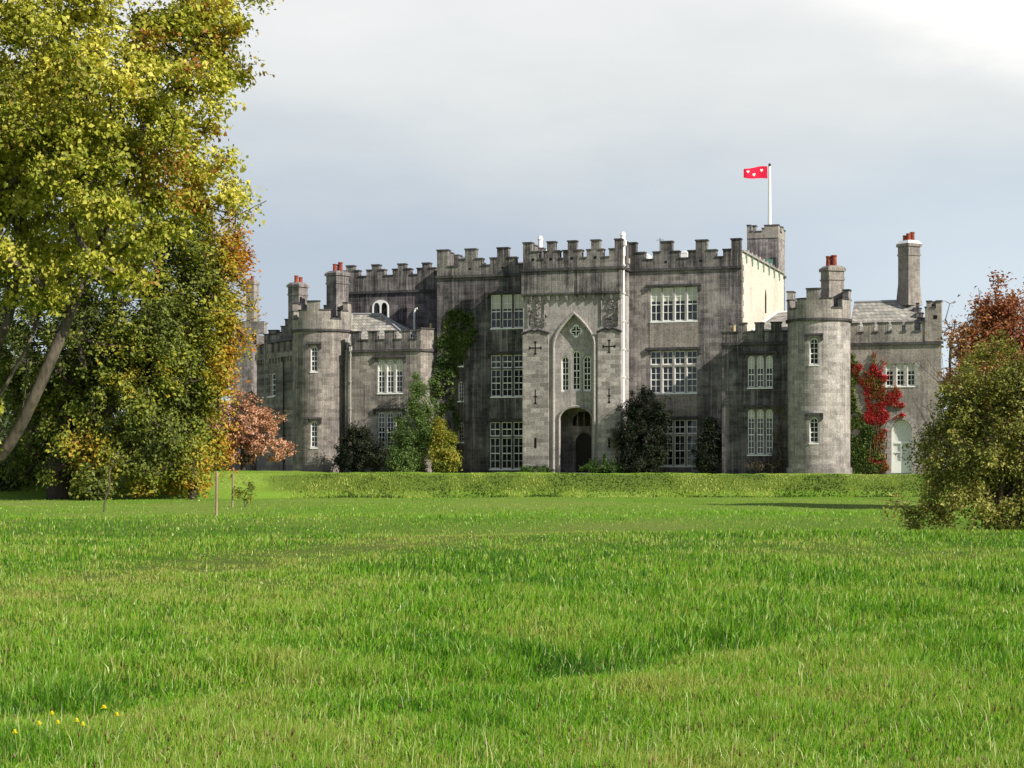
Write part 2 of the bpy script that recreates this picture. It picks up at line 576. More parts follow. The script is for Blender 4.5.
def noise2(x, y, seed=0, octs=4, scale=1.0):
    r = np.random.default_rng(seed)
    o = np.zeros_like(np.asarray(x, float))
    amp = 1.0; tot = 0
    for k in range(octs):
        for j in range(4):
            a = r.uniform(0, 2 * PI); ph = r.uniform(0, 2 * PI)
            fr = scale * (1.9 ** k) * r.uniform(0.7, 1.3)
            o = o + amp * np.sin((x * math.cos(a) + y * math.sin(a)) * fr + ph + 1.3 * np.sin((y * math.cos(a) - x * math.sin(a)) * fr * 0.7 + ph * 2))
        tot += amp * 2.0
        amp *= 0.6
    return o / tot


def sward(x, y):
    """0..1: rank or shade-tinted grass (1) to thin trodden olive turf (0)"""
    s = 0.56 + 0.34 * noise2(x, y, 3, 3, 0.35)
    # the trodden way crossing from lower left to the upper right
    cy = np.interp(x, [-12, -7, -5.5, -2.4, .2, 5, 14], [20, 25, 32, 40, 49, 57, 64])
    s = s - 0.85 * np.exp(-((y - cy) / (1.5 + 0.07 * y)) ** 2) * np.clip((9 - x) / 6, 0, 1)
    # taller grass along the hollow, its shade put into the value as well
    q = y - hollow(x, y)
    s = s + 0.55 * np.exp(-((q - 0.9) / 1.0) ** 2) * (0.55 + 0.45 * np.sin(x * 0.8 - 0.6)) - 0.25 * np.exp(-((q + 0.5) / 0.6) ** 2)
    s = s + 0.45 * np.exp(-((y - 64 - 0.6 * x) / 5.0) ** 2) * np.clip((x + 5) / 3, 0, 1)
    s = s + 0.30 * np.exp(-(((y - 26 - 0.5 * x) / 3.0) ** 2)) * np.clip((x + 3) / 2, 0, 1)
    s = s - 0.25 * np.exp(-((y - 88) / 9.0) ** 2)
    return np.clip(s, 0, 1)


def make_ground():
    # screen-friendly grid: fine near, coarse far; reaches the horizon
    ys = np.concatenate([np.linspace(-30, 6, 10), np.linspace(6.5, 40, 110), np.linspace(40.6, 100, 90), np.linspace(100.4, 122, 70),
                         np.linspace(123, 200, 25), np.geomspace(215, 3500, 16)])
    us = np.concatenate([-np.geomspace(3000, 70, 10), np.linspace(-64, -30, 14), np.linspace(-29.5, 29.5, 150), np.linspace(30, 64, 14), np.geomspace(70, 3000, 10)])
    X, Y = np.meshgrid(us, ys)
    Z = height(X, Y)
    nx, ny = len(us), len(ys)
    co = np.stack([X, Y, Z], -1).reshape(-1, 3)
    i = np.arange(nx * ny).reshape(ny, nx)
    q = np.stack([i[:-1, :-1], i[:-1, 1:], i[1:, 1:], i[1:, :-1]], -1).reshape(-1, 4)
    me = bpy.data.meshes.new('ground')
    me.vertices.add(len(co)); me.vertices.foreach_set('co', co.ravel())
    me.loops.add(q.size); me.loops.foreach_set('vertex_index', q.ravel().astype(np.int32))
    me.polygons.add(len(q)); me.polygons.foreach_set('loop_start', np.arange(0, q.size, 4, dtype=np.int32))
    me.update(); me.validate()
    me.polygons.foreach_set('use_smooth', [True] * len(me.polygons))
    a = me.attributes.new('sward', 'FLOAT', 'POINT')
    a.data.foreach_set('value', sward(co[:, 0], co[:, 1]))
    m, t, p = principled('meadow_soil', rough=0.95, spec=0.1)
    tc = t.add('ShaderNodeTexCoord')
    ob = tc.outputs['Object']
    n1 = t.noise(ob, 0.6, 5, 0.6)
    n2 = t.noise(ob, 7.0, 5, 0.7)
    at = t.add('ShaderNodeAttribute', attribute_name='sward')
    f = t.math('ADD', t.math('MULTIPLY', at.outputs['Fac'], 0.7), t.math('MULTIPLY', n1, 0.4))
    col = t.ramp(f, [(0.2, (0.10, 0.14, 0.025, 1)), (0.55, (0.07, 0.14, 0.014, 1)), (0.9, (0.03, 0.08, 0.008, 1))])
    v = t.smooth(n2, 0.3, 0.7, 0.7, 1.25)
    col = t.mix(1.0, col, t.add('ShaderNodeCombineColor', i_0=v, i_1=v, i_2=v).outputs[0], 'MULTIPLY')
    t.link(col, p.inputs['Base Color'])
    far = t.smooth(t.add('ShaderNodeSeparateXYZ', i_0=ob).outputs[1], 40, 72)
    col = t.mix(far, col, t.mix(at.outputs['Fac'], (0.175, 0.235, 0.045, 1), (0.115, 0.225, 0.018, 1)))
    # mown lawn, paler; bank's shaded face and lit crest are in the colour too
    gy = t.add('ShaderNodeSeparateXYZ', i_0=ob).outputs[2]
    gx = t.add('ShaderNodeSeparateXYZ', i_0=ob).outputs[0]
    col = t.mix(t.math('MULTIPLY', t.smooth(gy, 0.2, 0.5), t.smooth(gx, -15.5, -13.5)), col, (0.095, 0.14, 0.022, 1))
    col = t.mix(t.math('MULTIPLY', t.smooth(gy, 0.2, 0.9), t.smooth(gx, -15.5, -13.5, 1.0, 0.0)), col, t.mix(t.smooth(n2, .35, .65), (0.115, 0.175, 0.028, 1), (0.22, 0.30, 0.05, 1)))  # sunlit look of the left ramp, painted as paler turf
    col = t.mix(t.smooth(gy, 1.22, 1.38), col, t.mix(n1, (0.16, 0.245, 0.030, 1), (0.20, 0.27, 0.045, 1)))
    t.link(col, p.inputs['Base Color'])
    bm = t.add('ShaderNodeBump'); bm.inputs['Strength'].default_value = 0.8; bm.inputs['Distance'].default_value = 0.08
    t.link(n2, bm.inputs['Height']); t.link(bm.outputs[0], p.inputs['Normal'])
    g = link_mesh('ground', me, m)
    tag(g, kind='structure')


make_ground()


def fast_mesh(name, co, tris, mat, parent=None, tint=None, smooth=False, k=3):
    me = bpy.data.meshes.new(name)
    me.vertices.add(len(co)); me.vertices.foreach_set('co', np.ascontiguousarray(co, dtype=np.float32).ravel())
    tris = np.ascontiguousarray(tris, dtype=np.int32)
    me.loops.add(tris.size); me.loops.foreach_set('vertex_index', tris.ravel())
    me.polygons.add(len(tris)); me.polygons.foreach_set('loop_start', np.arange(0, tris.size, k, dtype=np.int32))
    me.update()
    if tint is not None:
        a = me.attributes.new('tint', 'FLOAT', 'POINT')
        a.data.foreach_set('value', np.ascontiguousarray(tint, dtype=np.float32))
    return link_mesh(name, me, mat, parent)


def blades(px, py, hgt, wid, tint, lean=0.35, seed=1):
    r = np.random.default_rng(seed)
    n = len(px)
    z = height(px, py)
    th = r.uniform(0, 2 * PI, n)
    dx, dy = np.cos(th), np.sin(th)
    la = r.uniform(0, 2 * PI, n); ln = np.abs(r.normal(0, lean, n)) * hgt
    lx = np.cos(la) * ln + 0.05 * hgt; ly = np.sin(la) * ln - 0.03 * hgt
    base = np.stack([px, py, z - 0.01], 1)
    W = np.stack([dx, dy, np.zeros(n)], 1) * wid[:, None] * 0.5
    mid = base + np.stack([lx * 0.3, ly * 0.3, hgt * 0.55], 1)
    tip = base + np.stack([lx, ly, hgt * np.clip(1 - 0.35 * (ln / hgt) ** 2, 0.5, 1)], 1)
    co = np.stack([base - W, base + W, mid - W * 0.8, mid + W * 0.8, tip], 1).reshape(-1, 3)
    o = (np.arange(n) * 5)[:, None]
    tr = np.stack([o + [0, 1, 3], o + [0, 3, 2], o + [2, 3, 4]], 1).reshape(-1, 3)
    return co, tr, np.repeat(tint, 5)


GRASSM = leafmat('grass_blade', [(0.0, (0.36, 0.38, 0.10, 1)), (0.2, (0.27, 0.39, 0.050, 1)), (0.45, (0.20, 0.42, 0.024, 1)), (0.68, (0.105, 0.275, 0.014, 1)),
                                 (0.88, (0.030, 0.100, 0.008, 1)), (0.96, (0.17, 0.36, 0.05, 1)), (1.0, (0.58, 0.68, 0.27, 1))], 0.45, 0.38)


def make_grass():
    n = 760000
    r = np.random.default_rng(5)
    v = r.uniform(0, 1, n) ** 0.8 * 322 + 24                 # spacing follows distance: even density as seen from the lawn's edge
    y = EYE * FPX / v
    x = r.uniform(-1, 1, n) * (0.315 * y + 3.5)                # a little beyond the frame on both sides
    # tufts
    tx = noise2(x, y, 21, 3, 2.6)
    keep = r.uniform(0, 1, n) < np.clip(0.75 + 0.5 * tx, 0.25, 1)
    keep &= (y < bankline(x) + 0.3)
    x, y, tx = x[keep], y[keep], tx[keep]
    n = len(x)
    s = sward(x, y)
    big = noise2(x, y, 8, 3, 0.8)
    h = (0.030 + 0.080 * s + 0.075 * np.clip(tx, 0, 1) + 0.03 * np.clip(big, -0.5, 1)) * r.uniform(0.6, 1.35, n)
    q = y - hollow(x, y)
    h = h * (1 + 0.7 * np.exp(-((q - 1.4) / 0.9) ** 2)) * (1 - 0.15 * np.exp(-((q + 0.6) / 0.9) ** 2))
    h = np.clip(h, 0.02, 0.30)
    # a clump of coarse tussocks in the middle of the meadow
    tus = np.exp(-(((x + 1.6) / 1.9) ** 2 + ((y - 21.5) / 1.3) ** 2))
    h = h * (1 + 0.7 * tus)
    wd = 0.0040 + 0.00042 * y * r.uniform(0.7, 1.3, n) + 0.003 * tus
    h = h * np.clip(1.25 - y / 130, .5, 1) + 0.0002 * y
    tint = 0.06 + 0.52 * s + 0.34 * noise2(x, y, 31, 4, 1.1) + 0.16 * noise2(x, y, 37, 3, 5.0) + 0.20 * np.exp(-((q - 0.7) / 0.8) ** 2) * (np.clip(.4 + noise2(x, y, 55, 3, .9), 0, 1) + 0.7 * np.clip((-1.3 - x) / 1.0, 0, 1)) + r.normal(0, 0.27, n)  # hollow's shade and the lower-left shadow are painted in as darker tint
    tint = np.where(y > 62, tint * 0.62 + 0.10, tint)
    pale = r.uniform(0, 1, n)
    tint = np.where(pale > 0.965, 1.0, np.clip(tint, 0, .9))
    tint = np.where(pale < 0.03, 0.0, tint)
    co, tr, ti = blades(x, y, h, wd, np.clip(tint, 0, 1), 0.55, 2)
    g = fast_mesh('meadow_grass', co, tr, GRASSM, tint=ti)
    tag(g, 'fresh green rough grass covering the meadow in front of the castle bank', 'grass', kind='stuff')
    # bank and its crest
    n = 110000
    x = r.uniform(-42, 40, n)
    y = bankline(x) + r.uniform(-0.3, 9, n) ** 1.0
    s = np.clip(0.5 + 0.5 * noise2(x, y, 13, 3, 0.8), 0, 1)
    onface = (y - bankline(x)) < 1.95
    xb = -12.9 - (y - bankline(x)) * 0.85 + 0.3 * np.sin(y * 3 + x) + r.normal(0, .2, n)  # slanting edge of the left ramp, whose sunlit tone is pale turf
    h = np.where(onface & (x > xb), (0.10 + 0.08 * s) * np.clip(1.15 - .45 * (y - bankline(x)), .3, 1), 0.022) * r.uniform(0.6, 1.3, n)
    wd = np.full(n, 0.055)
    fm = onface & (x > xb)
    face_t = 0.36 + 1.0 * noise2(x, y * 1.6, 77, 4, 1.3) + r.normal(0, .2, n)
    co, tr, ti = blades(x[fm], y[fm], h[fm], wd[fm], np.clip(face_t, 0, 1)[fm], 0.5, 3)
    BM = leafmat('bank_blade', [(0, (0.045, 0.080, 0.012, 1)), (.3, (0.13, 0.20, 0.025, 1)), (.65, (0.27, 0.35, 0.045, 1)), (1, (0.44, 0.48, 0.12, 1))], .3, .5)
    g = fast_mesh('bank_grass', co, tr, BM, tint=ti)
    tag(g, 'longer olive and yellowing grass on the low bank below the castle', 'grass', kind='stuff')
    fm = ~fm
    co, tr, ti = blades(x[fm], y[fm], h[fm], wd[fm], np.clip(.3 + .1 * s + r.normal(0, .1, n), 0, .9)[fm], 0.5, 4)
    g = fast_mesh('lawn_grass', co, tr, GRASSM, tint=ti)
    tag(g, 'short mown pale green lawn along the top of the bank', 'grass', kind='stuff')
    # tall pale seed stalks
    n = 800
    v = r.uniform(0, 1, n) ** 0.55 * 300 + 40
    y = EYE * FPX / v
    x = r.uniform(-0.30, 0.30, n) * y
    h = r.uniform(0.12, 0.26, n)
    co, tr, ti = blades(x, y, h, 0.003 + 0.00022 * y, np.ones(n), 0.30, 6)
    g = fast_mesh('seed_stalks', co, tr, leafmat('dry_stalk', [(0, (0.34, 0.38, 0.15, 1)), (1, (0.42, 0.44, 0.20, 1))], 0.2), tint=ti)
    tag(g, 'thin pale seeding stalks standing above the meadow grass', 'grass', kind='stuff')
    # small dark seed heads (plantain) and faded clover
    n = 520
    v = r.uniform(0, 1, n) ** 0.6 * 290 + 50
    y = EYE * FPX / v
    x = r.uniform(-0.30, 0.30, n) * y
    z = height(x, y) + r.uniform(0.07, 0.19, n)
    rr = 0.0040 + 0.00022 * y; hh = r.uniform(0.008, 0.022, n) + 0.0006 * y
    off = np.array([[1, 0, 0], [-0.5, 0.87, 0], [-0.5, -0.87, 0], [0, 0, 1], [0, 0, -0.6]])
    co = np.stack([x, y, z], 1)[:, None, :] + off[None] * np.stack([rr, rr, hh], 1)[:, None, :]
    o = (np.arange(n) * 5)[:, None]
    tr = np.stack([o + t for t in ([0, 1, 3], [1, 2, 3], [2, 0, 3], [1, 0, 4], [2, 1, 4], [0, 2, 4])], 1).reshape(-1, 3)
    g = fast_mesh('seed_heads', co.reshape(-1, 3), tr, leafmat('seed_brown', [(0, (0.045, 0.022, 0.014, 1)), (0.8, (0.13, 0.065, 0.035, 1)), (1, (0.26, 0.14, 0.13, 1))], 0.0),
                  tint=np.repeat(r.uniform(0, 1, n), 5))
    tag(g, 'tiny brown and faded pink seed heads scattered through the meadow grass', 'wildflowers', kind='stuff')


make_grass()


def at(px, py, Y):
    return Vector(((px - 512) / FPX * Y, Y, EYE + (HORIZON - py) / FPX * Y))


# ------------------------------------------------------------------ castle frame
D0 = 140.0
O0 = ((523 - 512) / FPX * D0, D0)
cT, sT = math.cos(THETA), math.sin(THETA)
castle = empty('castle', (O0[0], O0[1], CG), -THETA)
tag(castle, 'grey weathered stone castle with battlements, round towers and white-framed windows behind the grass bank', 'castle')


def U(px, d):
    k = (px - 512) / FPX
    return (k * (O0[1] + d * cT) - O0[0] - d * sT) / (cT + k * sT)


def DEP(u, d):
    return O0[1] - u * sT + d * cT


def Z(px, py, d):
    return EYE + (HORIZON - py) / FPX * DEP(U(px, d), d) - CG


def wpt(u, d, z):
    """castle frame to world"""
    return Vector((O0[0] + u * cT + d * sT, O0[1] - u * sT + d * cT, z + CG))


def box_wall(u0, u1, d0, d1, z0, z1, holes, mat, name='wall', reveal=0.4, back=True):
    b = MB()
    hs = []
    for h in holes:
        hs.append([(h[0], h[2]), (h[1], h[2]), (h[1], h[3]), (h[0], h[3])] if len(h) == 4 and not isinstance(h[0], tuple) else h)
    b.poly([(u0, z0), (u1, z0), (u1, z1), (u0, z1)], hs, lambda x, z, t: (x, d0 + t, z), reveal, rim=False)
    b.face([(u1, d0, z0), (u1, d1, z0), (u1, d1, z1), (u1, d0, z1)])
    b.face([(u1, d1, z0), (u0, d1, z0), (u0, d1, z1), (u1, d1, z1)])
    b.face([(u0, d1, z0), (u0, d0, z0), (u0, d0, z1), (u0, d1, z1)])
    b.face([(u0, d0, z1), (u1, d0, z1), (u1, d1, z1), (u0, d1, z1)])
    return b.build(name, mat, castle)


def window(place, w, h, n, mat_stone, cols=2, rows=6, transom=None, arched=False, blind=0.0, hood=True, mull=0.12, dep=0.22, sash=True, hoodmat=None, bar=0.035, label=None, surround=0.0):
    """window in an opening w x h; place = (u, d, z, rz) of its bottom centre; returns the frame, its children are pane, mullion, blind, hood_mould"""
    u, d, z, rz = place
    fr = MB(); st = MB(); gl = MB(); bl = MB(); hd = MB()
    lw = (w - (n - 1) * mull) / n
    f = 0.055
    lights = [(-w / 2 + i * (lw + mull), -w / 2 + i * (lw + mull) + lw) for i in range(n)]
    ah = min(lw * 0.62, h * 0.25) if arched else 0
    P = lambda dd: (lambda x, zz, t: (x, dd + t, zz))
    levels = [(0, h)]
    if transom:
        levels = [(0, transom - 0.05), (transom + 0.05, h)]
    # stone grid between the lights
    if arched:
        st.poly([(-w / 2, 0), (w / 2, 0), (w / 2, h), (-w / 2, h)],
                [arch(a + 0.015, b_ - 0.015, 0.03, h - ah - 0.05, h - 0.05, 5) for a, b_ in lights], P(0.06), 0.16)
    else:
        for i in range(n - 1):
            st.box(lights[i][1], lights[i + 1][0], 0.05, 0.24, 0.0, h)
        if transom:
            for a, b_ in lights:
                st.box(a, b_, 0.06, 0.23, transom - 0.05, transom + 0.05)
    for a, b_ in lights:
        for li, (z0, z1) in enumerate(levels):
            hh = z1 - z0
            if arched:
                o = arch(a + 0.018, b_ - 0.018, z0 + 0.035, z1 - ah - 0.05, z1 - 0.055, 5)
                q = arch(a + f + 0.018, b_ - f - 0.018, z0 + 0.09, z1 - ah - 0.05, z1 - 0.055 - f, 5)
            else:
                o = [(a + .003, z0 + .003), (b_ - .003, z0 + .003), (b_ - .003, z1 - .003), (a + .003, z1 - .003)]
                q = [(a + f, z0 + f + 0.03), (b_ - f, z0 + f + 0.03), (b_ - f, z1 - f), (a + f, z1 - f)]
            fr.poly(o, [q], P(0.13), 0.06)
            nr = max(1, round(rows * hh / h))
            for c in range(1, cols):
                x = a + f + (lw - 2 * f) * c / cols
                fr.box(x - bar / 2, x + bar / 2, 0.145, 0.185, z0 + f + 0.03, z1 - f - (0.05 if arched else 0))
            for rI in range(1, nr):
                zz = z0 + f + (hh - 2 * f) * rI / nr
                if arched and zz > z1 - ah * 0.7: continue
                t = bar * (2.0 if sash and rI == nr // 2 else 1.0)
                fr.box(a + f, b_ - f, 0.150, 0.187, zz - t / 2, zz + t / 2)
        if blind > 0:
            zt = h - (0.06 if not arched else ah * 0.5)
            zb = h - blind * h * (1 if not callable(blind) else 1)
            bl.face([(a + f, 0.192, zb), (b_ - f, 0.192, zb), (b_ - f, 0.192, zt), (a + f, 0.192, zt)])
    gl.box(-w / 2 + 0.004, w / 2 - 0.004, 0.20, 0.215, 0.004, h - 0.004)
    # sill, white-painted lip
    fr.box(-w / 2 - 0.02, w / 2 + 0.02, -0.05, 0.045, -0.09, -0.005)
    root = fr.build('window', M['white'], castle, (u, d, z), rz)
    if st.f: st.build('mullion', mat_stone, root)
    gl.build('pane', M['glass'], root)
    if bl.f: bl.build('blind', M['blind'], root)
    if hood:
        hd.box(-w / 2 - 0.32, w / 2 + 0.32, -0.16, 0.03, h + 0.10, h + 0.24)
        hd.box(-w / 2 - 0.32, -w / 2 - 0.16, -0.13, 0.03, h - 0.22, h + 0.10)
        hd.box(w / 2 + 0.16, w / 2 + 0.32, -0.13, 0.03, h - 0.22, h + 0.10)
        hd.build('hood_mould', hoodmat or M['cap'], root)
    if surround:
        sr = MB()
        for k in range(int(h / 0.32) + 1):
            e = 0.20 if k % 2 else 0.32
            z0 = k * 0.32; z1 = min(z0 + 0.31, h + 0.1)
            sr.box(-w / 2 - e, -w / 2 - 0.004, -0.012, 0.03, z0, z1)
            sr.box(w / 2 + 0.004, w / 2 + e, -0.012, 0.03, z0, z1)
        sr.build('surround', M['trim'], root)
    if label: root['label'] = label
    return root


def wpx(px0, px1, py0, py1, d):
    """opening measured on the wall plane d: (u0, u1, z0, z1)"""
    u0, u1 = U(px0, d), U(px1, d)
    pm = (px0 + px1) / 2
    return (u0, u1, Z(pm, py1, d), Z(pm, py0, d))


def put_window(o, d, n, **kw):
    return window(((o[0] + o[1]) / 2, d, o[2], 0), o[1] - o[0], o[3] - o[2], n, kw.pop('mat', M['trim']), **kw)


def parapet(segs, d, zb, mat, th=0.5, name='parapet', face=None, string=True, u_ext=None, capmat=None, back=None, side=None):
    """battlement: segs = (u0, u1, ztop) along the front at depth d; back = depth of the rear run; side runs are regular"""
    b = MB(); c = MB()
    def run(p0, p1, zt, place):
        (x0, x1) = (p0, p1)
        place(x0, x1, zt)
    for u0, u1, zt in segs:
        b.box(u0, u1, d, d + th, zb, zt)
        c.box(u0 - 0.05, u1 + 0.05, d - 0.06, d + th + 0.06, zt + 0.002, zt + 0.10)
    U0 = min(s[0] for s in segs); U1 = max(s[1] for s in segs)
    if string:
        q_ = MB(); q_.box(U0 - 0.06, U1 + 0.06, d - 0.14, d - 0.002, zb - 0.20, zb - 0.02); q_.build('string_course', capmat or M['cap'], castle)
    if side:
        # side = list of (which u, d_end, zlow, zhigh)
        for us, dend, zl, zh in side:
            q = d + th; k = 0
            s0 = us if us < (U0 + U1) / 2 else us - th
            while q < dend - 0.01:
                e = min(q + (0.85 if k % 2 else 1.0), dend)
                zt = zh if k % 2 else zl
                b.box(s0, s0 + th, q, e, zb, zt)
                c.box(s0 - 0.05, s0 + th + 0.05, q + 0.001, e - 0.001, zt + 0.002, zt + 0.09)
                q = e; k += 1
            ex = (us - 0.14, us - 0.002) if us < (U0 + U1) / 2 else (us + 0.002, us + 0.14)
            q_ = MB(); q_.box(ex[0], ex[1], d, dend, zb - 0.20, zb - 0.02); q_.build('string_course', capmat or M['cap'], castle)
    o = b.build(name, mat, castle)
    coping_on(o, c, capmat or M['cap'])
    return o


# ---- main block, left half (d = 0) and right half ----
dP = -2.2
uL0, uP0 = U(437, 0), U(523, dP)
uP1 = U(621, dP)
uR1 = U(740.6, 0)
zstrL = Z(480, 275, 0); zstrR = Z(690, 266.5, 0)
zs = (zstrL + zstrR) / 2
DB = 17.0
GZ = -0.7
u_in = uP0 + 0.3
# left windows
WL = [wpx(490.5, 523.2, 294.5, 328, 0), wpx(490.5, 523.2, 355, 396.5, 0), wpx(489.5, 523.2, 422, 469, 0)]
SL = [wpx(457.8, 463.6, 350, 366, 0), wpx(457.8, 463.8, 381, 401, 0), wpx(457.6, 464, 422, 442, 0)]
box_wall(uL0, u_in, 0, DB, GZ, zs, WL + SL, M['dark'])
put_window(WL[0], 0, 3, mat=M['dark'], rows=4, blind=0.42, hoodmat=M['cap'])
put_window(WL[1], 0, 3, mat=M['dark'], rows=6, transom=(WL[1][3] - WL[1][2]) * 0.67, blind=0)
put_window(WL[2], 0, 3, mat=M['dark'], rows=6, transom=(WL[2][3] - WL[2][2]) * 0.68, blind=0, hood=True)
for s in SL: put_window(s, 0, 1, mat=M['mid'], cols=2, rows=5, arched=True, hood=False, mull=0, bar=0.03)
# right windows
WR = [wpx(650.4, 697.2, 287.5, 321, 0), wpx(650.2, 697, 351, 393, 0), wpx(650, 697, 420, 466, 0)]
uR0 = uP1 - 0.3
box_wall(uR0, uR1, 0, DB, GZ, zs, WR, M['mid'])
put_window(WR[0], 0, 4, mat=M['trim'], rows=4, blind=0.40)
put_window(WR[1], 0, 4, mat=M['trim'], rows=6, transom=(WR[1][3] - WR[1][2]) * 0.66)
put_window(WR[2], 0, 4, mat=M['trim'], rows=6, transom=(WR[2][3] - WR[2][2]) * 0.68)
# relieving panel strips between right windows (dressed bands)
b = MB()
for WW, mm in ((WR, M['wing']), (WL, M['top'])):
    for k in (0, 1):
        b = MB()
        b.box(WW[k][0] - 0.05, WW[k][1] + 0.05, -0.03, 0.03, WW[k + 1][3] + 0.27, WW[k][2] - 0.12)
        b.build('apron', mm, castle)
# bright rendered flank of the main block with its corner quoins
b = MB()
b.box(uR1 + 0.002, uR1 + 0.07, 0.55, DB, GZ, zs + 0.6)
b.build('flank', M['render'], castle)
b = MB()
z = GZ; k = 0
while z < zs - 0.3:
    e = 0.45 if k % 2 else 0.72
    b.box(uR1 + 0.005, uR1 + 0.10, -0.02, e, z, z + 0.40)
    z += 0.42; k += 1
b.build('quoins', M['toplight'], castle)
# merlons
zc = (Z(690, 258.5, 0) + Z(480, 266, 0)) / 2
z1 = (Z(690, 251.5, 0) + Z(480, 259, 0)) / 2
z2 = (Z(690, 242, 0) + Z(480, 248.6, 0)) / 2


def steps(spec, d, zc, z1, z2):
    """spec: px breakpoints (px0, px1, level 0/1/2)"""
    return [(U(a, d), U(b_, d), (zc, z1, z2)[l]) for a, b_, l in spec]


parapet(steps([(437, 448, 2), (448, 458, 0), (458, 465, 1), (465, 475.6, 2), (475.6, 482, 1), (482, 490, 0), (490, 497, 1), (497, 508, 2), (508, 516, 1), (516, 529, 0)], 0, zc, z1, z2),
        0, zs, M['top'], side=[(uL0, DB, zc, z2)])
parapet(steps([(621, 636, 2), (636, 644.5, 1), (644.5, 653, 0), (653, 660.5, 1), (660.5, 672, 2), (672, 679, 1), (679, 688, 0), (688, 695.6, 1), (695.6, 707, 2),
               (707, 716, 1), (716, 723, 0), (723, 731, 1), (731, 740.6, 2)], 0, zc, z1, z2), 0, zs, M['top'])
# quatrefoil bosses on the merlons
for px in (470, 502.5, 666, 701):
    b = MB()
    u = U(px, 0)
    b.prism([(u - .08, -0.02), (u + .08, -0.02), (u + .08, 0.01), (u - .08, 0.01)], zc - 0.25, zc - 0.10)
    b.build('loop_hole', M['slit'], castle)
# flank parapet: sloping line of low copings with verdigris drips under it
b = MB(); c = MB(); g = MB()
b.box(uR1 - 0.45, uR1 + 0.02, 0.5, DB, zs + 0.05, z1 - 0.1)
c.box(uR1 - 0.52, uR1 + 0.16, 0.5, DB, z1 - 0.098, z1 + 0.02)
for k in range(9):
    q = 3 + k * 1.5
    c.box(uR1 - 0.35, uR1 - 0.05, q, q + 0.45, z1 + 0.021, z1 + 0.30)
o = b.build('parapet', M['render'], castle)
coping_on(o, c, M['trim'])
for k in range(7):
    q = 1.6 + k * 2.2
    g = MB(); g.box(uR1 + 0.075, uR1 + 0.15, q, q + 0.14, z1 - 0.80, z1 - 0.12)
    g.build('corbel', M['copper'], o)
# pointed slit on the flank
dS = 8.9
b = MB()
lp = arch(0, 0.55, 0, 1.25, 1.85, 5, True)
b.poly(lp, [], lambda x, z, t: (uR1 + 0.085, dS + x, Z(762, 315.5, 8.9) + z + 0.2), None)
b.build('slit_window', M['slit'], castle)

# ---- porch tower ----
zpt = Z(572, 267.8, dP)
zpb = Z(572, 293.5, dP)
rec_s = Z(574, 345, dP); rec_a = Z(574, 313, dP)
ru0, ru1 = U(553.5, dP), U(594.5, dP)
b = MB()
rec = arch(ru0, ru1, GZ + 0.05, rec_s, rec_a, 9, True)
b.poly([(uP0, GZ), (uP1, GZ), (uP1, zpt), (uP0, zpt)], [rec], lambda x, z, t: (x, dP + t, z), 0.5, rim=False)
b.face([(uP1, dP, GZ), (uP1, 0.1, GZ), (uP1, 0.1, zpt), (uP1, dP, zpt)])
b.face([(uP0, 0.1, GZ), (uP0, dP, GZ), (uP0, dP, zpt), (uP0, 0.1, zpt)])
b.face([(uP0, dP, zpt), (uP1, dP, zpt), (uP1, 3.0, zpt), (uP0, 3.0, zpt)])
b.build('porch_wall', M['porch'], castle)
# recessed panel
dR = dP + 0.36
dl = [(561.0, 568.8, 391.5, 360, 356), (571.8, 580.3, 390.8, 355, 350.5), (582.6, 591.0, 391.5, 360, 356)]
lanc = []
for a, c_, yb, ysp, ya in dl:
    lanc.append((U(a, dR), U(c_, dR), Z(576, yb, dR), Z(576, ysp, dR), Z(576, ya, dR)))
doorL = (U(559.2, dR), U(593.0, dR), Z(576, 419, dR), Z(576, 406.5, dR))
door_lp = arch(doorL[0], doorL[1], GZ + 0.1, doorL[2], doorL[3], 7)


def quatre(cx, cz, r, k=6):
    pts = []
    for i in range(4):
        a0 = PI / 2 * i
        ox, oz = cx + r * math.cos(a0), cz + r * math.sin(a0)
        for j in range(k + 1):
            a = a0 - PI * 0.5 + PI * j / k
            a = a0 + (-0.62 + 1.24 * j / k) * PI
            pts.append((ox + r * 0.80 * math.cos(a), oz + r * 0.80 * math.sin(a)))
    return pts


qc = (U(576, dR), Z(576, 331, dR))
b = MB()
b.poly([(ru0 - 0.3, GZ), (ru1 + 0.3, GZ), (ru1 + 0.3, rec_a + 0.2), (ru0 - 0.3, rec_a + 0.2)],
       [arch(l[0], l[1], l[2], l[3], l[4], 5) for l in lanc] + [quatre(qc[0], qc[1], 0.27), door_lp],
       lambda x, z, t: (x, dR + t, z), 0.35, rim=False)
b.build('recess_panel', M['porch'], castle)


def moulding(lp, d, proud, wd, name, mat, parent, skip_base=True, n=6):
    """rounded moulding following an opening's outline"""
    pts = [(x, d - proud * 0.3, z) for x, z in lp]
    pts = pts[1:] + [pts[0]] if skip_base else pts
    b = MB(); b.tube(pts, wd, n)
    return b.build(name, mat, parent)


moulding(rec, dP, 0.1, 0.13, 'arch_moulding', M['trim'], castle)
moulding(door_lp, dR, 0.1, 0.10, 'arch_moulding', M['trim'], castle)
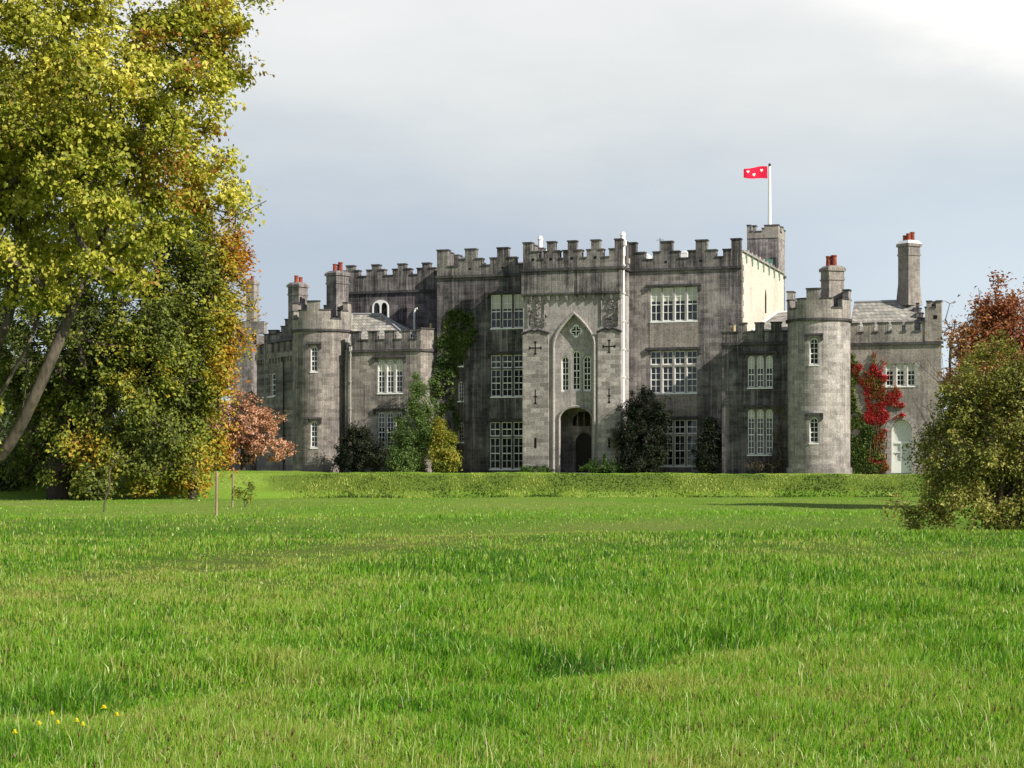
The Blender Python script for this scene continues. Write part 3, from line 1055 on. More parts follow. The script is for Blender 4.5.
# lancet windows
for l in lanc:
    wd = l[1] - l[0]; f = 0.095
    cu = (l[0] + l[1]) / 2
    fr = MB()
    o_ = arch(l[0] + 0.004 - cu, l[1] - 0.004 - cu, l[2] + 0.004, l[3], l[4] - 0.004, 6)
    q_ = arch(l[0] + f - cu, l[1] - f - cu, l[2] + f + 0.05, l[3], l[4] - f, 6)
    fr.poly(o_, [q_], lambda x, z, t: (x, 0.14 + t, z), 0.07)
    fr.box(-0.028, 0.028, 0.16, 0.20, l[2] + f, l[4] - f)
    nr = 6
    for k in range(1, nr):
        zz = l[2] + (l[4] - l[2]) * k / nr
        tk = 0.04 if k == 3 else 0.02
        fr.box(-wd / 2 + f, wd / 2 - f, 0.165, 0.202, zz - tk, zz + tk)
    ro = fr.build('lancet_window', M['white'], castle, (cu, dR, 0), 0)
    g = MB(); g.box(-wd / 2 - .04, wd / 2 + .04, 0.22, 0.235, l[2] - .04, l[4] + .04)
    g.build('pane', M['glass'], ro)
# quatrefoil frame and glass
fr = MB()
fr.poly(quatre(0, 0, 0.285), [quatre(0, 0, 0.205)], lambda x, z, t: (x, 0.10 + t, z), 0.06)
fr.box(-0.03, 0.03, 0.11, 0.16, -0.40, 0.40)
fr.box(-0.40, 0.40, 0.112, 0.162, -0.03, 0.03)
ro = fr.build('quatrefoil_window', M['white'], castle, (qc[0], dR - 0.09, qc[1]), 0)
g = MB(); g.box(-0.5, 0.5, 0.20, 0.21, -0.5, 0.5); g.build('pane', M['glass'], ro)
# porch room
b = MB()
iu0, iu1 = U(567.6, 0.3), doorL[1] + 0.9
iu0 = U(567.8, 0.3); izt = doorL[3] + 0.3
idr = (U(575.6, 0.3), U(592.5, 0.3))
ido = arch(idr[0], idr[1], GZ + 0.1, Z(584, 443, 0.3), Z(584, 433, 0.3), 6)
ifl = arch(U(572.5, 0.3), U(594.5, 0.3), Z(584, 426, 0.3), Z(584, 421, 0.3), Z(584, 411.5, 0.3), 6)
b.poly([(doorL[0] - 0.6, GZ), (iu1, GZ), (iu1, izt), (doorL[0] - 0.6, izt)], [ido, ifl], lambda x, z, t: (x, 0.3 + t, z), 0.3, rim=False)
b.face([(doorL[0] - 0.6, dR, izt), (iu1, dR, izt), (iu1, 0.3, izt), (doorL[0] - 0.6, 0.3, izt)])
b.face([(doorL[0] - 0.6, 0.3, GZ), (doorL[0] - 0.6, dR, GZ), (doorL[0] - 0.6, dR, izt), (doorL[0] - 0.6, 0.3, izt)])
b.face([(iu1, dR, GZ), (iu1, 0.3, GZ), (iu1, 0.3, izt), (iu1, dR, izt)])
b.box(doorL[0] - 0.6, iu1, dR, 0.3, GZ - 0.1, 0.02)
b.build('porch_room', M['mid'], castle)
b = MB()
b.box(idr[0] - 0.05, idr[1] + 0.05, 0.52, 0.60, GZ, Z(584, 432, 0.3))
for k in range(5):
    uu = idr[0] + (idr[1] - idr[0]) * (k + 0.5) / 5
    b.box(uu - 0.02, uu + 0.02, 0.505, 0.519, 0.05, Z(584, 436, 0.3))
do = b.build('door', M['door'], castle)
b = MB(); b.tube([(idr[0] + 0.35, 0.50, 1.1), (idr[0] + 0.35, 0.44, 1.1), (idr[0] + 0.35, 0.44, 0.95), (idr[0] + 0.35, 0.50, 0.95)], 0.02, 6)
b.build('handle', M['iron'], do)
b = MB(); uc = (U(572.5, 0.3) + U(594.5, 0.3)) / 2
b.box(U(572.5, 0.3) - .1, U(594.5, 0.3) + .1, 0.5, 0.52, Z(584, 427, 0.3), Z(584, 410, 0.3))
ro = b.build('fanlight', M['glass'], castle)
b = MB()
for k in range(-1, 2):
    b.box(uc + k * 0.5 - 0.03, uc + k * 0.5 + 0.03, 0.46, 0.497, Z(584, 426, 0.3), Z(584, 413, 0.3))
b.build('glazing_bars', M['trim'], ro)
# doorstep
b = MB(); b.box(doorL[0] - 0.5, doorL[1] + 0.5, dP - 0.9, dR, GZ, 0.0); b.box(doorL[0] - 0.8, doorL[1] + 0.8, dP - 1.4, dP - 0.9, GZ, -0.15)
b.build('doorstep', M['trim'], castle)
# the two piers, their lower ashlar facing with gabled heads
zpier = Z(536, 332, dP)
for (pa, pb) in ((523.3, 549.0), (598.4, 621.2)):
    ua, ub = U(pa, dP), U(pb, dP)
    um = (ua + ub) / 2
    b = MB()
    b.poly([(ua, GZ), (ub, GZ), (ub, zpier - 0.1), (um + .25, zpier + .12), (um, zpier + 0.02), (um - .25, zpier + .12), (ua, zpier - 0.1)], [], lambda x, z, t: (x, dP - 0.16 + t, z), 0.17)
    pr = b.build('pier', M['ashlar'], castle)
    c = MB()
    for (x0, y0), (x1, y1) in (((ua - .1, zpier - .12), (um - .25, zpier + .14)), ((um - .25, zpier + .14), (um, zpier + .04)), ((um, zpier + .04), (um + .25, zpier + .14)), ((um + .25, zpier + .14), (ub + .1, zpier - .12))):
        c.tube([(x0, dP - 0.2, y0), (x1, dP - 0.2, y1)], 0.07, 6)
    c.build('moulding', M['cap'], pr)
    # cross loop, arrow loops
    s = MB()
    zc_ = Z(537, 348, dP); e = dP - 0.163
    s.box(um - .035, um + .035, e - .01, e + .02, zc_ - .40, zc_ + .40)
    s.box(um - .42, um + .42, e - .012, e + .018, zc_ - .035, zc_ + .035)
    for q in (-1, 1):
        s.box(um - .09, um + .09, e - .014, e + .016, zc_ + q * .42 - .05, zc_ + q * .42 + .05)
        s.box(um + q * .42 - .05, um + q * .42 + .05, e - .016, e + .014, zc_ - .10, zc_ + .10)
    s.build('cross_loop', M['slit'], pr); s = MB()
    za_ = Z(537, 396.5, dP)
    s.box(um - .035, um + .035, e - .01, e + .02, za_ - .50, za_ + .50)
    s.box(um - .12, um + .12, e - .012, e + .018, za_ - .06, za_ + .02)
    s.box(um - .08, um + .08, e - .014, e + .016, za_ - .55, za_ - .42)
    s.build('arrow_loop', M['slit'], pr); s = MB()
    zb_ = Z(537, 443, dP)
    s.box(um - .08, um + .08, e - .01, e + .02, zb_ - .36, zb_ + .36)
    s.build('arrow_loop', M['slit'], pr)
    # weathered carved relief above the pier
    rr = random.Random(int(pa))
    c = MB()
    zt, zb2 = Z(537, 300, dP), Z(537, 327, dP)
    for k in range(46):
        x = um + rr.gauss(0, 0.32); zz = rr.uniform(zb2, zt - .1)
        r_ = rr.uniform(.05, .13)
        ring = [(x + r_ * math.cos(i * PI / 3), zz + r_ * math.sin(i * PI / 3) * rr.uniform(.7, 1.5)) for i in range(6)]
        c.poly(ring, [], lambda a, q, t: (a, dP - rr.uniform(.05, .12) + t, q), 0.12)
    for q in (-0.62, 0.62):
        c.tube([(um + q, dP - .03, zb2), (um + q * 1.02, dP - .03, zt)], 0.07, 6)
    c.build('carved_relief', M['mid'], castle)
# frieze with its corbel table of little arches
b = MB()
n_ar = 11
wv = (uP1 - uP0) / n_ar
pts = [(uP0 - 0.04, zpt - .2), (uP0 - 0.04, zpb - 0.1)]
for k in range(n_ar):
    c0 = uP0 + wv * (k + .5)
    pts.append((c0 - wv / 2 + 0.001, zpb - 0.46)); pts.append((c0 - wv / 2 + .07, zpb - 0.46))
    for j in range(7):
        a = PI - PI * j / 6
        pts.append((c0 + (wv / 2 - .07) * math.cos(a), zpb - 0.30 + 0.24 * math.sin(a)))
    pts.append((c0 + wv / 2 - .07, zpb - 0.46))
pts += [(uP1 + 0.04, zpb - 0.46), (uP1 + 0.04, zpt - .2)]
b.poly(pts[::-1], [], lambda x, z, t: (x, dP - 0.22 + t, z), 0.215)
b.face([(uP1 + 0.042, dP - 0.22, zpb - .1), (uP1 + 0.042, 0.1, zpb - .1), (uP1 + 0.042, 0.1, zpt - .2), (uP1 + 0.042, dP - .22, zpt - .2)])
b.build('frieze', M['top'], castle)
b = MB()
b.box(uP0 - .05, uP1 + .05, dP - .28, dP - .222, zpb - .06, zpb + .06)
b.build('string_course', M['cap'], castle)
# porch battlements
zpc = Z(572, 259, dP); zp1 = Z(572, 251.3, dP); zp2 = Z(572, 242, dP)
dpp = dP - 0.2
spec = [(523, 531.5, 2), (531.5, 538.6, 1), (538.6, 543.6, 0), (543.6, 547, 1), (547, 555, 2), (555, 559.5, 1), (559.5, 563, 0), (563, 567.7, 1), (567.7, 576, 2), (576, 581.6, 1),
        (581.6, 586.6, 0), (586.6, 591, 1), (591, 599.5, 2), (599.5, 603, 1), (603, 609, 0), (609, 614.6, 1), (614.6, 621.5, 2)]
parapet(steps(spec, dpp, zpc, zp1, zp2), dpp, zpt, M['top'], side=[(uP1 + 0.03, 2.5, zpc, zp2), (uP0 - 0.02, 2.5, zpc, zp2)])
for px in (551, 571.8, 595.2, 533):
    b = MB()
    u = U(px, dpp)
    b.prism([(u - .10, dpp - .012), (u + .10, dpp - .012), (u + .10, dpp + .02), (u - .10, dpp + .02)], zpc - .06, zpc + .12)
    b.build('loop_hole', M['slit'], castle)


def drainpipe(u, d, z0, z1, r=0.06, mat=None, label=None):
    b = MB()
    b.tube([(u, d, z0), (u, d, z1)], r, 8)
    z = z0 + .8
    while z < z1:
        b.box(u - r * 1.5, u + r * 1.5, d - r * 1.4, d + r * 1.4, z, z + .09)
        z += 2.0
    b.box(u - r * 2.2, u + r * 2.2, d - r * 2, d + r * 2, z1 - .12, z1 + .25)
    o = b.build('drainpipe', mat or M['pipe'], castle)
    if label: o['label'] = label


drainpipe(U(623.3, dP + 0.5), dP + 0.5, 0, Z(623, 243, dP), 0.09, M['white'])
drainpipe(U(627.5, -0.3), -0.3, 0, Z(627, 262, -0.3), 0.07)

# ---- rear range behind the left pavilion ----
dBk = 6.0
ub0, ub1 = U(330, dBk), U(440, dBk)
zbk = Z(390, 290.5, dBk)
box_wall(ub0, ub1, dBk, dBk + 10, GZ, zbk, [], M['dark'])
zk0, zk1, zk2 = Z(390, 276, dBk), Z(390, 270, dBk), Z(390, 265, dBk)
spec = []
x = 332
for c_ in (350, 375.5, 401.5, 426):
    spec += [(x, c_ - 9, 0), (c_ - 9, c_ - 3.8, 1), (c_ - 3.8, c_ + 3.6, 2), (c_ + 3.6, c_ + 9, 1)]
    x = c_ + 9
spec += [(x, 440, 0)]
parapet(steps(spec, dBk, zk0, zk1, zk2), dBk, zbk, M['top'])
# round-headed white attic window above the pavilion roof
w0 = wpx(372.5, 389, 300, 322, dBk)
fr = MB(); wdt = w0[1] - w0[0]
for k in range(2):
    x0 = -wdt / 2 + k * wdt / 2
hz = w0[3] - w0[2]
fr.poly(arch(-wdt / 2, wdt / 2, 0, hz - wdt * .42, hz, 7),
        [arch(-wdt / 2 + .12, -.06, .12, hz - wdt * .42, hz - .22, 5), arch(.06, wdt / 2 - .12, .12, hz - wdt * .42, hz - .22, 5)], lambda x, z, t: (x, t, z), 0.08)
ro = fr.build('attic_window', M['white'], castle, ((w0[0] + w0[1]) / 2, dBk - .09, w0[2]), 0)
g = MB(); g.poly(arch(-wdt / 2 + .02, wdt / 2 - .02, .02, hz - wdt * .42, hz - .02, 7), [], lambda x, z, t: (x, .06, z)); g.build('pane', M['glass'], ro)
# white overflow pipe
b = MB(); uu = U(415, dBk); b.tube([(uu, dBk - .12, Z(415, 332, dBk)), (uu, dBk - .12, Z(415, 312, dBk)), (uu + .08, dBk - .12, Z(415, 309.5, dBk)), (uu + .25, dBk - .12, Z(415, 308.5, dBk))], 0.09, 8)
b.build('drainpipe', M['white'], castle)

# ---- left pavilion with canted corner and slate hip roof ----
dV = -1.0
uv0, uv1 = U(345, dV), U(420.5, dV)
uv2 = U(438.5, dV + 1.5)
zv = Z(390, 349, dV)
VU = wpx(377.3, 402.7, 359, 393, dV); VL = wpx(377.5, 402.3, 411.5, 448, dV)
b = MB()
b.poly([(uv0, GZ), (uv1, GZ), (uv1, zv), (uv0, zv)], [[(h[0], h[2]), (h[1], h[2]), (h[1], h[3]), (h[0], h[3])] for h in (VU, VL)], lambda x, z, t: (x, dV + t, z), 0.35, rim=False)
b.face([(uv1, dV, GZ), (uv2, dV + 1.5, GZ), (uv2, dV + 1.5, zv), (uv1, dV, zv)])
b.face([(uv2, dV + 1.5, GZ), (uv2, 6, GZ), (uv2, 6, zv), (uv2, dV + 1.5, zv)])
b.face([(uv0, 6, GZ), (uv0, dV, GZ), (uv0, dV, zv), (uv0, 6, zv)])
b.face([(uv0, dV, zv), (uv1, dV, zv), (uv2, dV + 1.5, zv), (uv2, 6, zv), (uv0, 6, zv)])
b.build('wall', M['tower'], castle)
put_window(VU, dV, 3, mat=M['trim'], arched=True, rows=6, blind=0.38)
put_window(VL, dV, 3, mat=M['trim'], arched=True, rows=7, cols=2)
zv0, zv1 = Z(390, 340, dV), Z(390, 331.5, dV)
spec = [(351, 359, 1), (359, 368, 0), (368, 377, 1), (377, 384.5, 0), (384.5, 394.5, 1), (394.5, 401.6, 0), (401.6, 410, 1), (410, 416.5, 0), (416.5, 420.5, 1)]
parapet([(U(a, dV), U(c_, dV), zv1 if l else zv0) for a, c_, l in spec], dV, zv, M['top'], th=0.4)
b = MB(); c = MB()
dx, dy = uv2 - uv1, 1.5
ln = math.hypot(dx, dy); nx, ny = dy / ln, -dx / ln
b.hexa([(uv1, dV, zv), (uv2, dV + 1.5, zv), (uv2 - .4 * nx, dV + 1.5 - .4 * ny, zv), (uv1 - .4 * nx, dV - .4 * ny, zv)],
       [(uv1, dV, zv1 + .15), (uv2, dV + 1.5, zv1 + .15), (uv2 - .4 * nx, dV + 1.5 - .4 * ny, zv1 + .15), (uv1 - .4 * nx, dV - .4 * ny, zv1 + .15)])
e = .08
c.hexa([(uv1 + e * nx, dV + e * ny, zv1 + .152), (uv2 + e * nx, dV + 1.5 + e * ny, zv1 + .152), (uv2 - .5 * nx, dV + 1.5 - .5 * ny, zv1 + .152), (uv1 - .5 * nx, dV - .5 * ny, zv1 + .152)],
       [(uv1 + e * nx, dV + e * ny, zv1 + .25), (uv2 + e * nx, dV + 1.5 + e * ny, zv1 + .25), (uv2 - .5 * nx, dV + 1.5 - .5 * ny, zv1 + .25), (uv1 - .5 * nx, dV - .5 * ny, zv1 + .25)])
o = b.build('parapet', M['tower'], castle); coping_on(o, c, M['cap'])
e = .14; c = MB()
c.hexa([(uv1 + e * nx, dV + e * ny, zv - .2), (uv2 + e * nx, dV + 1.5 + e * ny, zv - .2), (uv2 + .003 * nx, dV + 1.5 + .003 * ny, zv - .2), (uv1 + .003 * nx, dV + .003 * ny, zv - .2)],
       [(uv1 + e * nx, dV + e * ny, zv - .02), (uv2 + e * nx, dV + 1.5 + e * ny, zv - .02), (uv2 + .003 * nx, dV + 1.5 + .003 * ny, zv - .02), (uv1 + .003 * nx, dV + .003 * ny, zv - .02)])
c.build('string_course', M['cap'], castle)
# hip roof
rd = 2.4
ra = (U(352, rd), rd, Z(352, 314.5, rd)); rb_ = (U(381, rd), rd, Z(381, 314.5, rd))
e0 = zv + .15
A = (uv0, dV + .45, e0); B_ = (uv1 - .3, dV + .45, e0); C_ = (uv2 - .45, dV + 1.9, e0); D_ = (uv2 - .45, 5.9, e0); E_ = (uv0, 5.9, e0)
b = MB()
b.face([A, B_, rb_, ra]); b.face([B_, C_, rb_]); b.face([C_, D_, rb_]); b.face([D_, E_, ra, rb_]); b.face([E_, A, ra])
ro = b.build('roof', M['slate'], castle)
b = MB()
for p, q in ((ra, rb_), (rb_, B_), (rb_, C_), (ra, A)):
    b.tube([Vector(p) + Vector((0, 0, .03)), Vector(q) + Vector((0, 0, .03))], 0.09, 6)
b.build('ridge', M['lead'], ro)
b = MB(); u_ = U(431, dV + 2); b.tube([(u_, dV + 2, Z(431, 331, dV)), (u_, dV + 2, Z(431, 321, dV))], [.13, .10], 8); b.build('chimney_pot', M['yellow_pot'], castle)


# ---- round towers ----
def cyl_wall(cx, cy, R, z0, z1, holes, mat, name='tower_wall', plinth=None, n=64):
    """holes: (angle0, angle1, z0, z1); angle 0 faces the front"""
    ang = sorted(set([round(-PI + 2 * PI * k / n, 5) for k in range(n)] + [round(h[i], 5) for h in holes for i in (0, 1)]))
    zz = sorted(set([z0, z1] + [h[i] for h in holes for i in (2, 3)]))
    b = MB(); b.cyl = (cx, cy, R)
    pt = lambda a, z, r=R: (cx + r * math.sin(a), cy - r * math.cos(a), z)
    for i in range(len(ang)):
        a0 = ang[i]; a1 = ang[(i + 1) % len(ang)]
        a1n = a1 if a1 > a0 else a1 + 2 * PI
        if a1n - a0 < 1e-4: continue
        for j in range(len(zz) - 1):
            am = (a0 + a1n) / 2; zm = (zz[j] + zz[j + 1]) / 2
            if any(h[0] < am < h[1] and h[2] < zm < h[3] for h in holes): continue
            b.face([pt(a0, zz[j]), pt(a1n, zz[j]), pt(a1n, zz[j + 1]), pt(a0, zz[j + 1])])
    for h in holes:
        r2 = R - .4
        b.face([pt(h[0], h[2]), pt(h[0], h[2], r2), pt(h[0], h[3], r2), pt(h[0], h[3])])
        b.face([pt(h[1], h[2]), pt(h[1], h[2], r2), pt(h[1], h[3], r2), pt(h[1], h[3])])
        b.face([pt(h[0], h[3]), pt(h[1], h[3]), pt(h[1], h[3], r2), pt(h[0], h[3], r2)])
        b.face([pt(h[0], h[2]), pt(h[1], h[2]), pt(h[1], h[2], r2), pt(h[0], h[2], r2)])
    b.prism([(cx + (R - .01) * math.sin(2 * PI * k / 32), cy - (R - .01) * math.cos(2 * PI * k / 32)) for k in range(32)], z1 - .05, z1)
    if plinth:
        b.prism([(cx + (R + .12) * math.sin(2 * PI * k / 48), cy - (R + .12) * math.cos(2 * PI * k / 48)) for k in range(48)], z0, plinth)
    o = b.build(name, mat, castle)
    return o


def arc_box(b, cx, cy, r0, r1, a0, a1, z0, z1):
    n = max(2, int((a1 - a0) / 0.09))
    for i in range(n):
        p, q = a0 + (a1 - a0) * i / n, a0 + (a1 - a0) * (i + 1) / n
        P_ = lambda a, r, z: (cx + r * math.sin(a), cy - r * math.cos(a), z)
        b.face([P_(p, r1, z0), P_(q, r1, z0), P_(q, r1, z1), P_(p, r1, z1)])
        b.face([P_(q, r0, z0), P_(p, r0, z0), P_(p, r0, z1), P_(q, r0, z1)])
        b.face([P_(p, r1, z1), P_(q, r1, z1), P_(q, r0, z1), P_(p, r0, z1)])
        b.face([P_(p, r0, z0), P_(q, r0, z0), P_(q, r1, z0), P_(p, r1, z0)])
        if i == 0: b.face([P_(p, r0, z0), P_(p, r1, z0), P_(p, r1, z1), P_(p, r0, z1)])
        if i == n - 1: b.face([P_(q, r1, z0), P_(q, r0, z0), P_(q, r0, z1), P_(q, r1, z1)])


def cyl_parapet(cx, cy, R, zb, zc, z1, z2, a0, mat, half2=13, half1=34, skip=()):
    b = MB(); c = MB(); b.cyl = c.cyl = (cx, cy, R)
    D = math.radians
    seg = []
    for k in range(4):
        m = a0 + k * PI / 2
        seg += [(m - D(half1), m - D(half2), z1), (m - D(half2), m + D(half2), z2), (m + D(half2), m + D(half1), z1), (m + D(half1), m + PI / 2 - D(half1), zc)]
    for p, q, zt in seg:
        arc_box(b, cx, cy, R - .38, R + .03, p, q, zb, zt)
        arc_box(c, cx, cy, R - .43, R + .09, p - .015, q + .015, zt + .002, zt + .09)
    arc_box(c, cx, cy, R + .001, R + .14, -PI, PI - .001, zb - .16, zb + .0)
    o = b.build('parapet', mat, castle); coping_on(o, c, M['cap'])


def tower_window(cx, cy, R, ang, wdt, z0, z1, **kw):
    ha = math.asin(wdt / 2 / R)
    rr = R * math.cos(ha)
    u, d = cx + rr * math.sin(ang), cy - rr * math.cos(ang)
    window((u, d, z0, ang), wdt, z1 - z0, 1, M['trim'], cols=2, rows=5, arched=True, mull=0, hood=True, **kw)
    return (ang - ha, ang + ha, z0, z1)


def view_ang(cx, cy):
    # angle (0 = straight out of the facade) at which a tower faces the lawn's camera side
    X = -O0[0]; Y = -O0[1]
    u = X * cT - Y * sT; d = X * sT + Y * cT
    return math.atan2(u - cx, -(d - cy))


# right tower
dT = -3.0
cxr = U(818.9, dT); Rr = 31.0 / FPX * DEP(cxr, dT)
va = view_ang(cxr, dT)
dF = dT - Rr
zf = lambda px, py, dd: EYE + (HORIZON - py) / FPX * (DEP(U(px, dd), dd)) - CG
aw = va + math.asin(-5.0 / 31)
h1 = tower_window(cxr, dT, Rr, aw, .62, zf(814, 364.5, dF), zf(814, 337, dF), blind=0, hoodmat=M['cap'])
h2 = tower_window(cxr, dT, Rr, aw, .62, zf(814, 443, dF), zf(814, 416.5, dF), blind=0)
ztr = zf(819, 317.7, dF)
cyl_wall(cxr, dT, Rr, GZ, ztr, [h1, h2], M['bluff'], plinth=zf(819, 467.5, dF))
cyl_parapet(cxr, dT, Rr, ztr, zf(838, 307.5, dF), zf(826, 298.3, dF), zf(813, 289.2, dF), va + math.radians(-10), M['toplight'])
# left tower
dTL = 0.3
cxl = U(322, dTL); Rl = 29.0 / FPX * DEP(cxl, dTL)
val = view_ang(cxl, dTL)
dFl = dTL - Rl
aw = val + math.asin(-8 / 29)
h1 = tower_window(cxl, dTL, Rl, aw, .56, zf(314, 371.5, dFl), zf(314, 345.5, dFl))
h2 = tower_window(cxl, dTL, Rl, aw, .56, zf(314, 447.5, dFl), zf(314, 420.5, dFl))
ztl = zf(322, 328.5, dFl)
cyl_wall(cxl, dTL, Rl, GZ, ztl, [h1, h2], M['tower'])
cyl_parapet(cxl, dTL, Rl, ztl, zf(322, 318.5, dFl), zf(322, 310, dFl), zf(314, 301.5, dFl), val + math.radians(-17), M['toplight'])
b = MB(); r_ = Rl + .02; a_ = val + math.asin(25.0 / 29)
b.box(-.13, .13, -.03, .03, zf(347, 372, dFl), zf(347, 343, dFl))
b.build('slit_window', M['white'], castle, (cxl + r_ * math.sin(a_), dTL - r_ * math.cos(a_), 0), a_)
drainpipe(U(350.6, dV - .12), dV - .12, 0, Z(350, 350, dV), .042, M['pipe'])


# ---- chimneys ----
def square(cx, cy, s, rot):
    return [(cx + s / 2 * math.sqrt(2) * math.cos(rot + PI / 4 + k * PI / 2), cy + s / 2 * math.sqrt(2) * math.sin(rot + PI / 4 + k * PI / 2)) for k in range(4)]


def chimney(px, d, pyb, pyt, s, rot, mat, pots, potz=0.55, base=0.0, capw=1.18, label=None, white=False):
    u = U(px, d); rot = rot
    zb, zt = Z(px, pyb, d), Z(px, pyt, d)
    b = MB()
    b.prism(square(u, d, s, rot), zb, zt - .95)
    b.prism(square(u, d, s * 1.10, rot), zt - .95, zt - .83)
    b.prism(square(u, d, s * 1.02, rot), zt - .83, zt - .32)
    b.prism(square(u, d, s * capw, rot), zt - .32, zt - .12)
    b.prism(square(u, d, s * capw, rot), zt - .119, zt + .06, square(u, d, s * .8, rot))
    if base:
        b.prism(square(u, d, s * 1.22, rot), zb, zb + base, square(u, d, s * 1.0, rot))
    o = b.build('chimney', mat, castle)
    if label: o['label'] = label
    for (du, dd, hh, r) in pots:
        p = MB(); p.tube([(u + du, d + dd, zt + .05), (u + du, d + dd, zt + hh * .85), (u + du, d + dd, zt + hh * .87), (u + du, d + dd, zt + hh)], [r, r * .85, r * 1.05, r * 1.0], 10)
        p.build('chimney_pot', M['pot'], o)
    if white:
        p = MB(); p.prism(square(u, d, s * capw * 1.02, rot), zt - .11, zt + .12, square(u, d, s * .82, rot)); p.build('flaunching', M['white'], o)
    return o


q45 = val + PI / 4
chimney(298, 2.6, 330, 283.5, 1.08, q45 + .1, M['mid'], [(-.15, 0, .62, .17), (.15, .15, .5, .17)])
chimney(337.5, 1.0, 330, 272, 1.20, q45 - .12, M['mid'], [(-.22, 0, .62, .17), (.20, .1, .75, .19), (0, .3, .6, .17)], base=.9)
chimney(832.4, -2.6, 322, 267, 1.15, va - math.radians(62), M['wing'], [(-.25, 0, .75, .20), (.12, -.05, .80, .20), (.05, .3, .7, .18)])
chimney(909, 1.8, 306, 242.5, 1.06, va + math.radians(40), M['wing'], [(-.28, 0, .5, .16), (-.02, -.1, .62, .17), (.22, .05, .72, .17)], base=1.6, white=True)

# ---- left wing: receding battlemented wall ----
P0 = Vector((cxl - Rl * .72, dTL - Rl * .35))
wa = math.atan2(.861, -.509) + THETA      # direction in the castle frame
W = (math.cos(wa), math.sin(wa))


def on_wing(t, off=0.0):
    # W points away from the viewer to the left; outward normal faces the lawn
    return (P0.x + W[0] * t + off * (-W[1]), P0.y + W[1] * t + off * (W[0]))


def wingpx(px):
    """t along the wing wall for a picture column"""
    lo, hi = -2.0, 30.0
    for _ in range(50):
        m = (lo + hi) / 2
        u, d = on_wing(m); v = wpt(u, d, 0)
        if 512 + v.x / v.y * FPX > px: lo = m
        else: hi = m
    return lo


def wingz(px, py):
    t = wingpx(px); u, d = on_wing(t); v = wpt(u, d, 0)
    return EYE + (HORIZON - py) / FPX * v.y - CG


# outward normal of the wing in (u, d): choose the side facing the lawn
on = (-W[1], W[0])
if on[1] > 0: on = (W[1], -W[0])


def wp(t, off, z):
    return (P0.x + W[0] * t + on[0] * off, P0.y + W[1] * t + on[1] * off, z)


tE = wingpx(256.8)
zw = wingz(280, 358)
wroot = None
t0_, t1_ = wingpx(275.3), wingpx(264.2)
ww = (t0_, t1_, wingz(270, 396.5), wingz(270, 374))
wl = (t0_, t1_, wingz(270, 440), wingz(270, 415))
b = MB()
holes = [[(-h[1], h[2]), (-h[0], h[2]), (-h[0], h[3]), (-h[1], h[3])] for h in (ww, wl)]
b.poly([(-tE, GZ), (.6, GZ), (.6, zw), (-tE, zw)], holes, lambda x, z, t: wp(-x, -t, z), .10, rim=False)
b.face([wp(tE, 0, GZ), wp(tE, -5, GZ), wp(tE, -5, zw), wp(tE, 0, zw)])
b.face([wp(-.6, 0, zw), wp(tE, 0, zw), wp(tE, -5, zw), wp(-.6, -5, zw)])
b.face([wp(tE, -5, GZ), wp(-.6, -5, GZ), wp(-.6, -5, zw), wp(tE, -5, zw)])
b.build('wall', M['tower'], castle)
rzw = math.atan2(-W[1], -W[0])
for h in (ww, wl):
    p = wp((h[0] + h[1]) / 2, .10, 0)
    window((p[0], p[1], h[2], rzw), h[1] - h[0], h[3] - h[2], 3, M['trim'], cols=1, rows=4, arched=False, hood=False, mull=.14)
# machicolated parapet: corbels, wall and small merlons
b = MB(); c = MB()
zpw = zw + .02


def wbox(b, t0, t1, o0, o1, z0, z1):
    b.hexa([wp(t1, o1, z0), wp(t0, o1, z0), wp(t0, o0, z0), wp(t1, o0, z0)], [wp(t1, o1, z1), wp(t0, o1, z1), wp(t0, o0, z1), wp(t1, o0, z1)])


wbox(b, -.4, tE, -.25, .18, zpw, zpw + .45)
n = 7
for k in range(n):
    t = tE * (k + .15) / n
    wbox(b, t, t + tE / n * .58, -.2, .16, zpw + .452, zpw + 1.15)
    wbox(c, t - .05, t + tE / n * .58 + .05, -.25, .22, zpw + 1.152, zpw + 1.25)
for k in range(14):
    t = tE * (k + .2) / 14
    wbox(b, t, t + .22, .002, .15, zpw - .35, zpw - .002)
o = b.build('parapet', M['tower'], castle); coping_on(o, c, M['cap'])
# crow-stepped gable behind the wing and the slim end turret
b = MB(); c = MB()
for k, (pa, pb, py) in enumerate([(264, 276, 335), (268.5, 277, 331), (276, 281, 333), (281, 285, 327), (285, 290, 320), (290, 296, 314)]):
    d_ = 3.2 + .002 * k
    b.box(U(pa, d_), U(pb, d_), d_, d_ + .5, 4, Z(pa, py, d_))
    c.box(U(pa, d_) - .04, U(pb, d_) + .04, d_ - .05, d_ + .55, Z(pa, py, d_) + .002, Z(pa, py, d_) + .09)
o = b.build('stepped_gable', M['mid'], castle); coping_on(o, c, M['cap'])
dW = 8.5
ue0, ue1 = U(236, dW), U(257, dW)
box_wall(ue0, ue1, dW - 1, dW + 4, GZ, Z(250, 335, dW), [], M['mid'], name='turret')
b = MB()
for pa, pb, py in ((237, 243, 322), (250, 264, 322.5), (243, 250, 330)):
    b.box(U(pa, dW - 1), U(pb, dW - 1), dW - 1, dW - .5, Z(250, 335, dW), Z(250, py, dW))
b.build('parapet', M['mid'], castle)
chimney(252.3, dW + 3, 340, 281, .75, -.1, M['toplight'], [(0, 0, .4, .14)])
drainpipe(wp(wingpx(284.8), .12, 0)[0], wp(wingpx(284.8), .12, 0)[1], 0, zw - .2, .06, M['iron'])

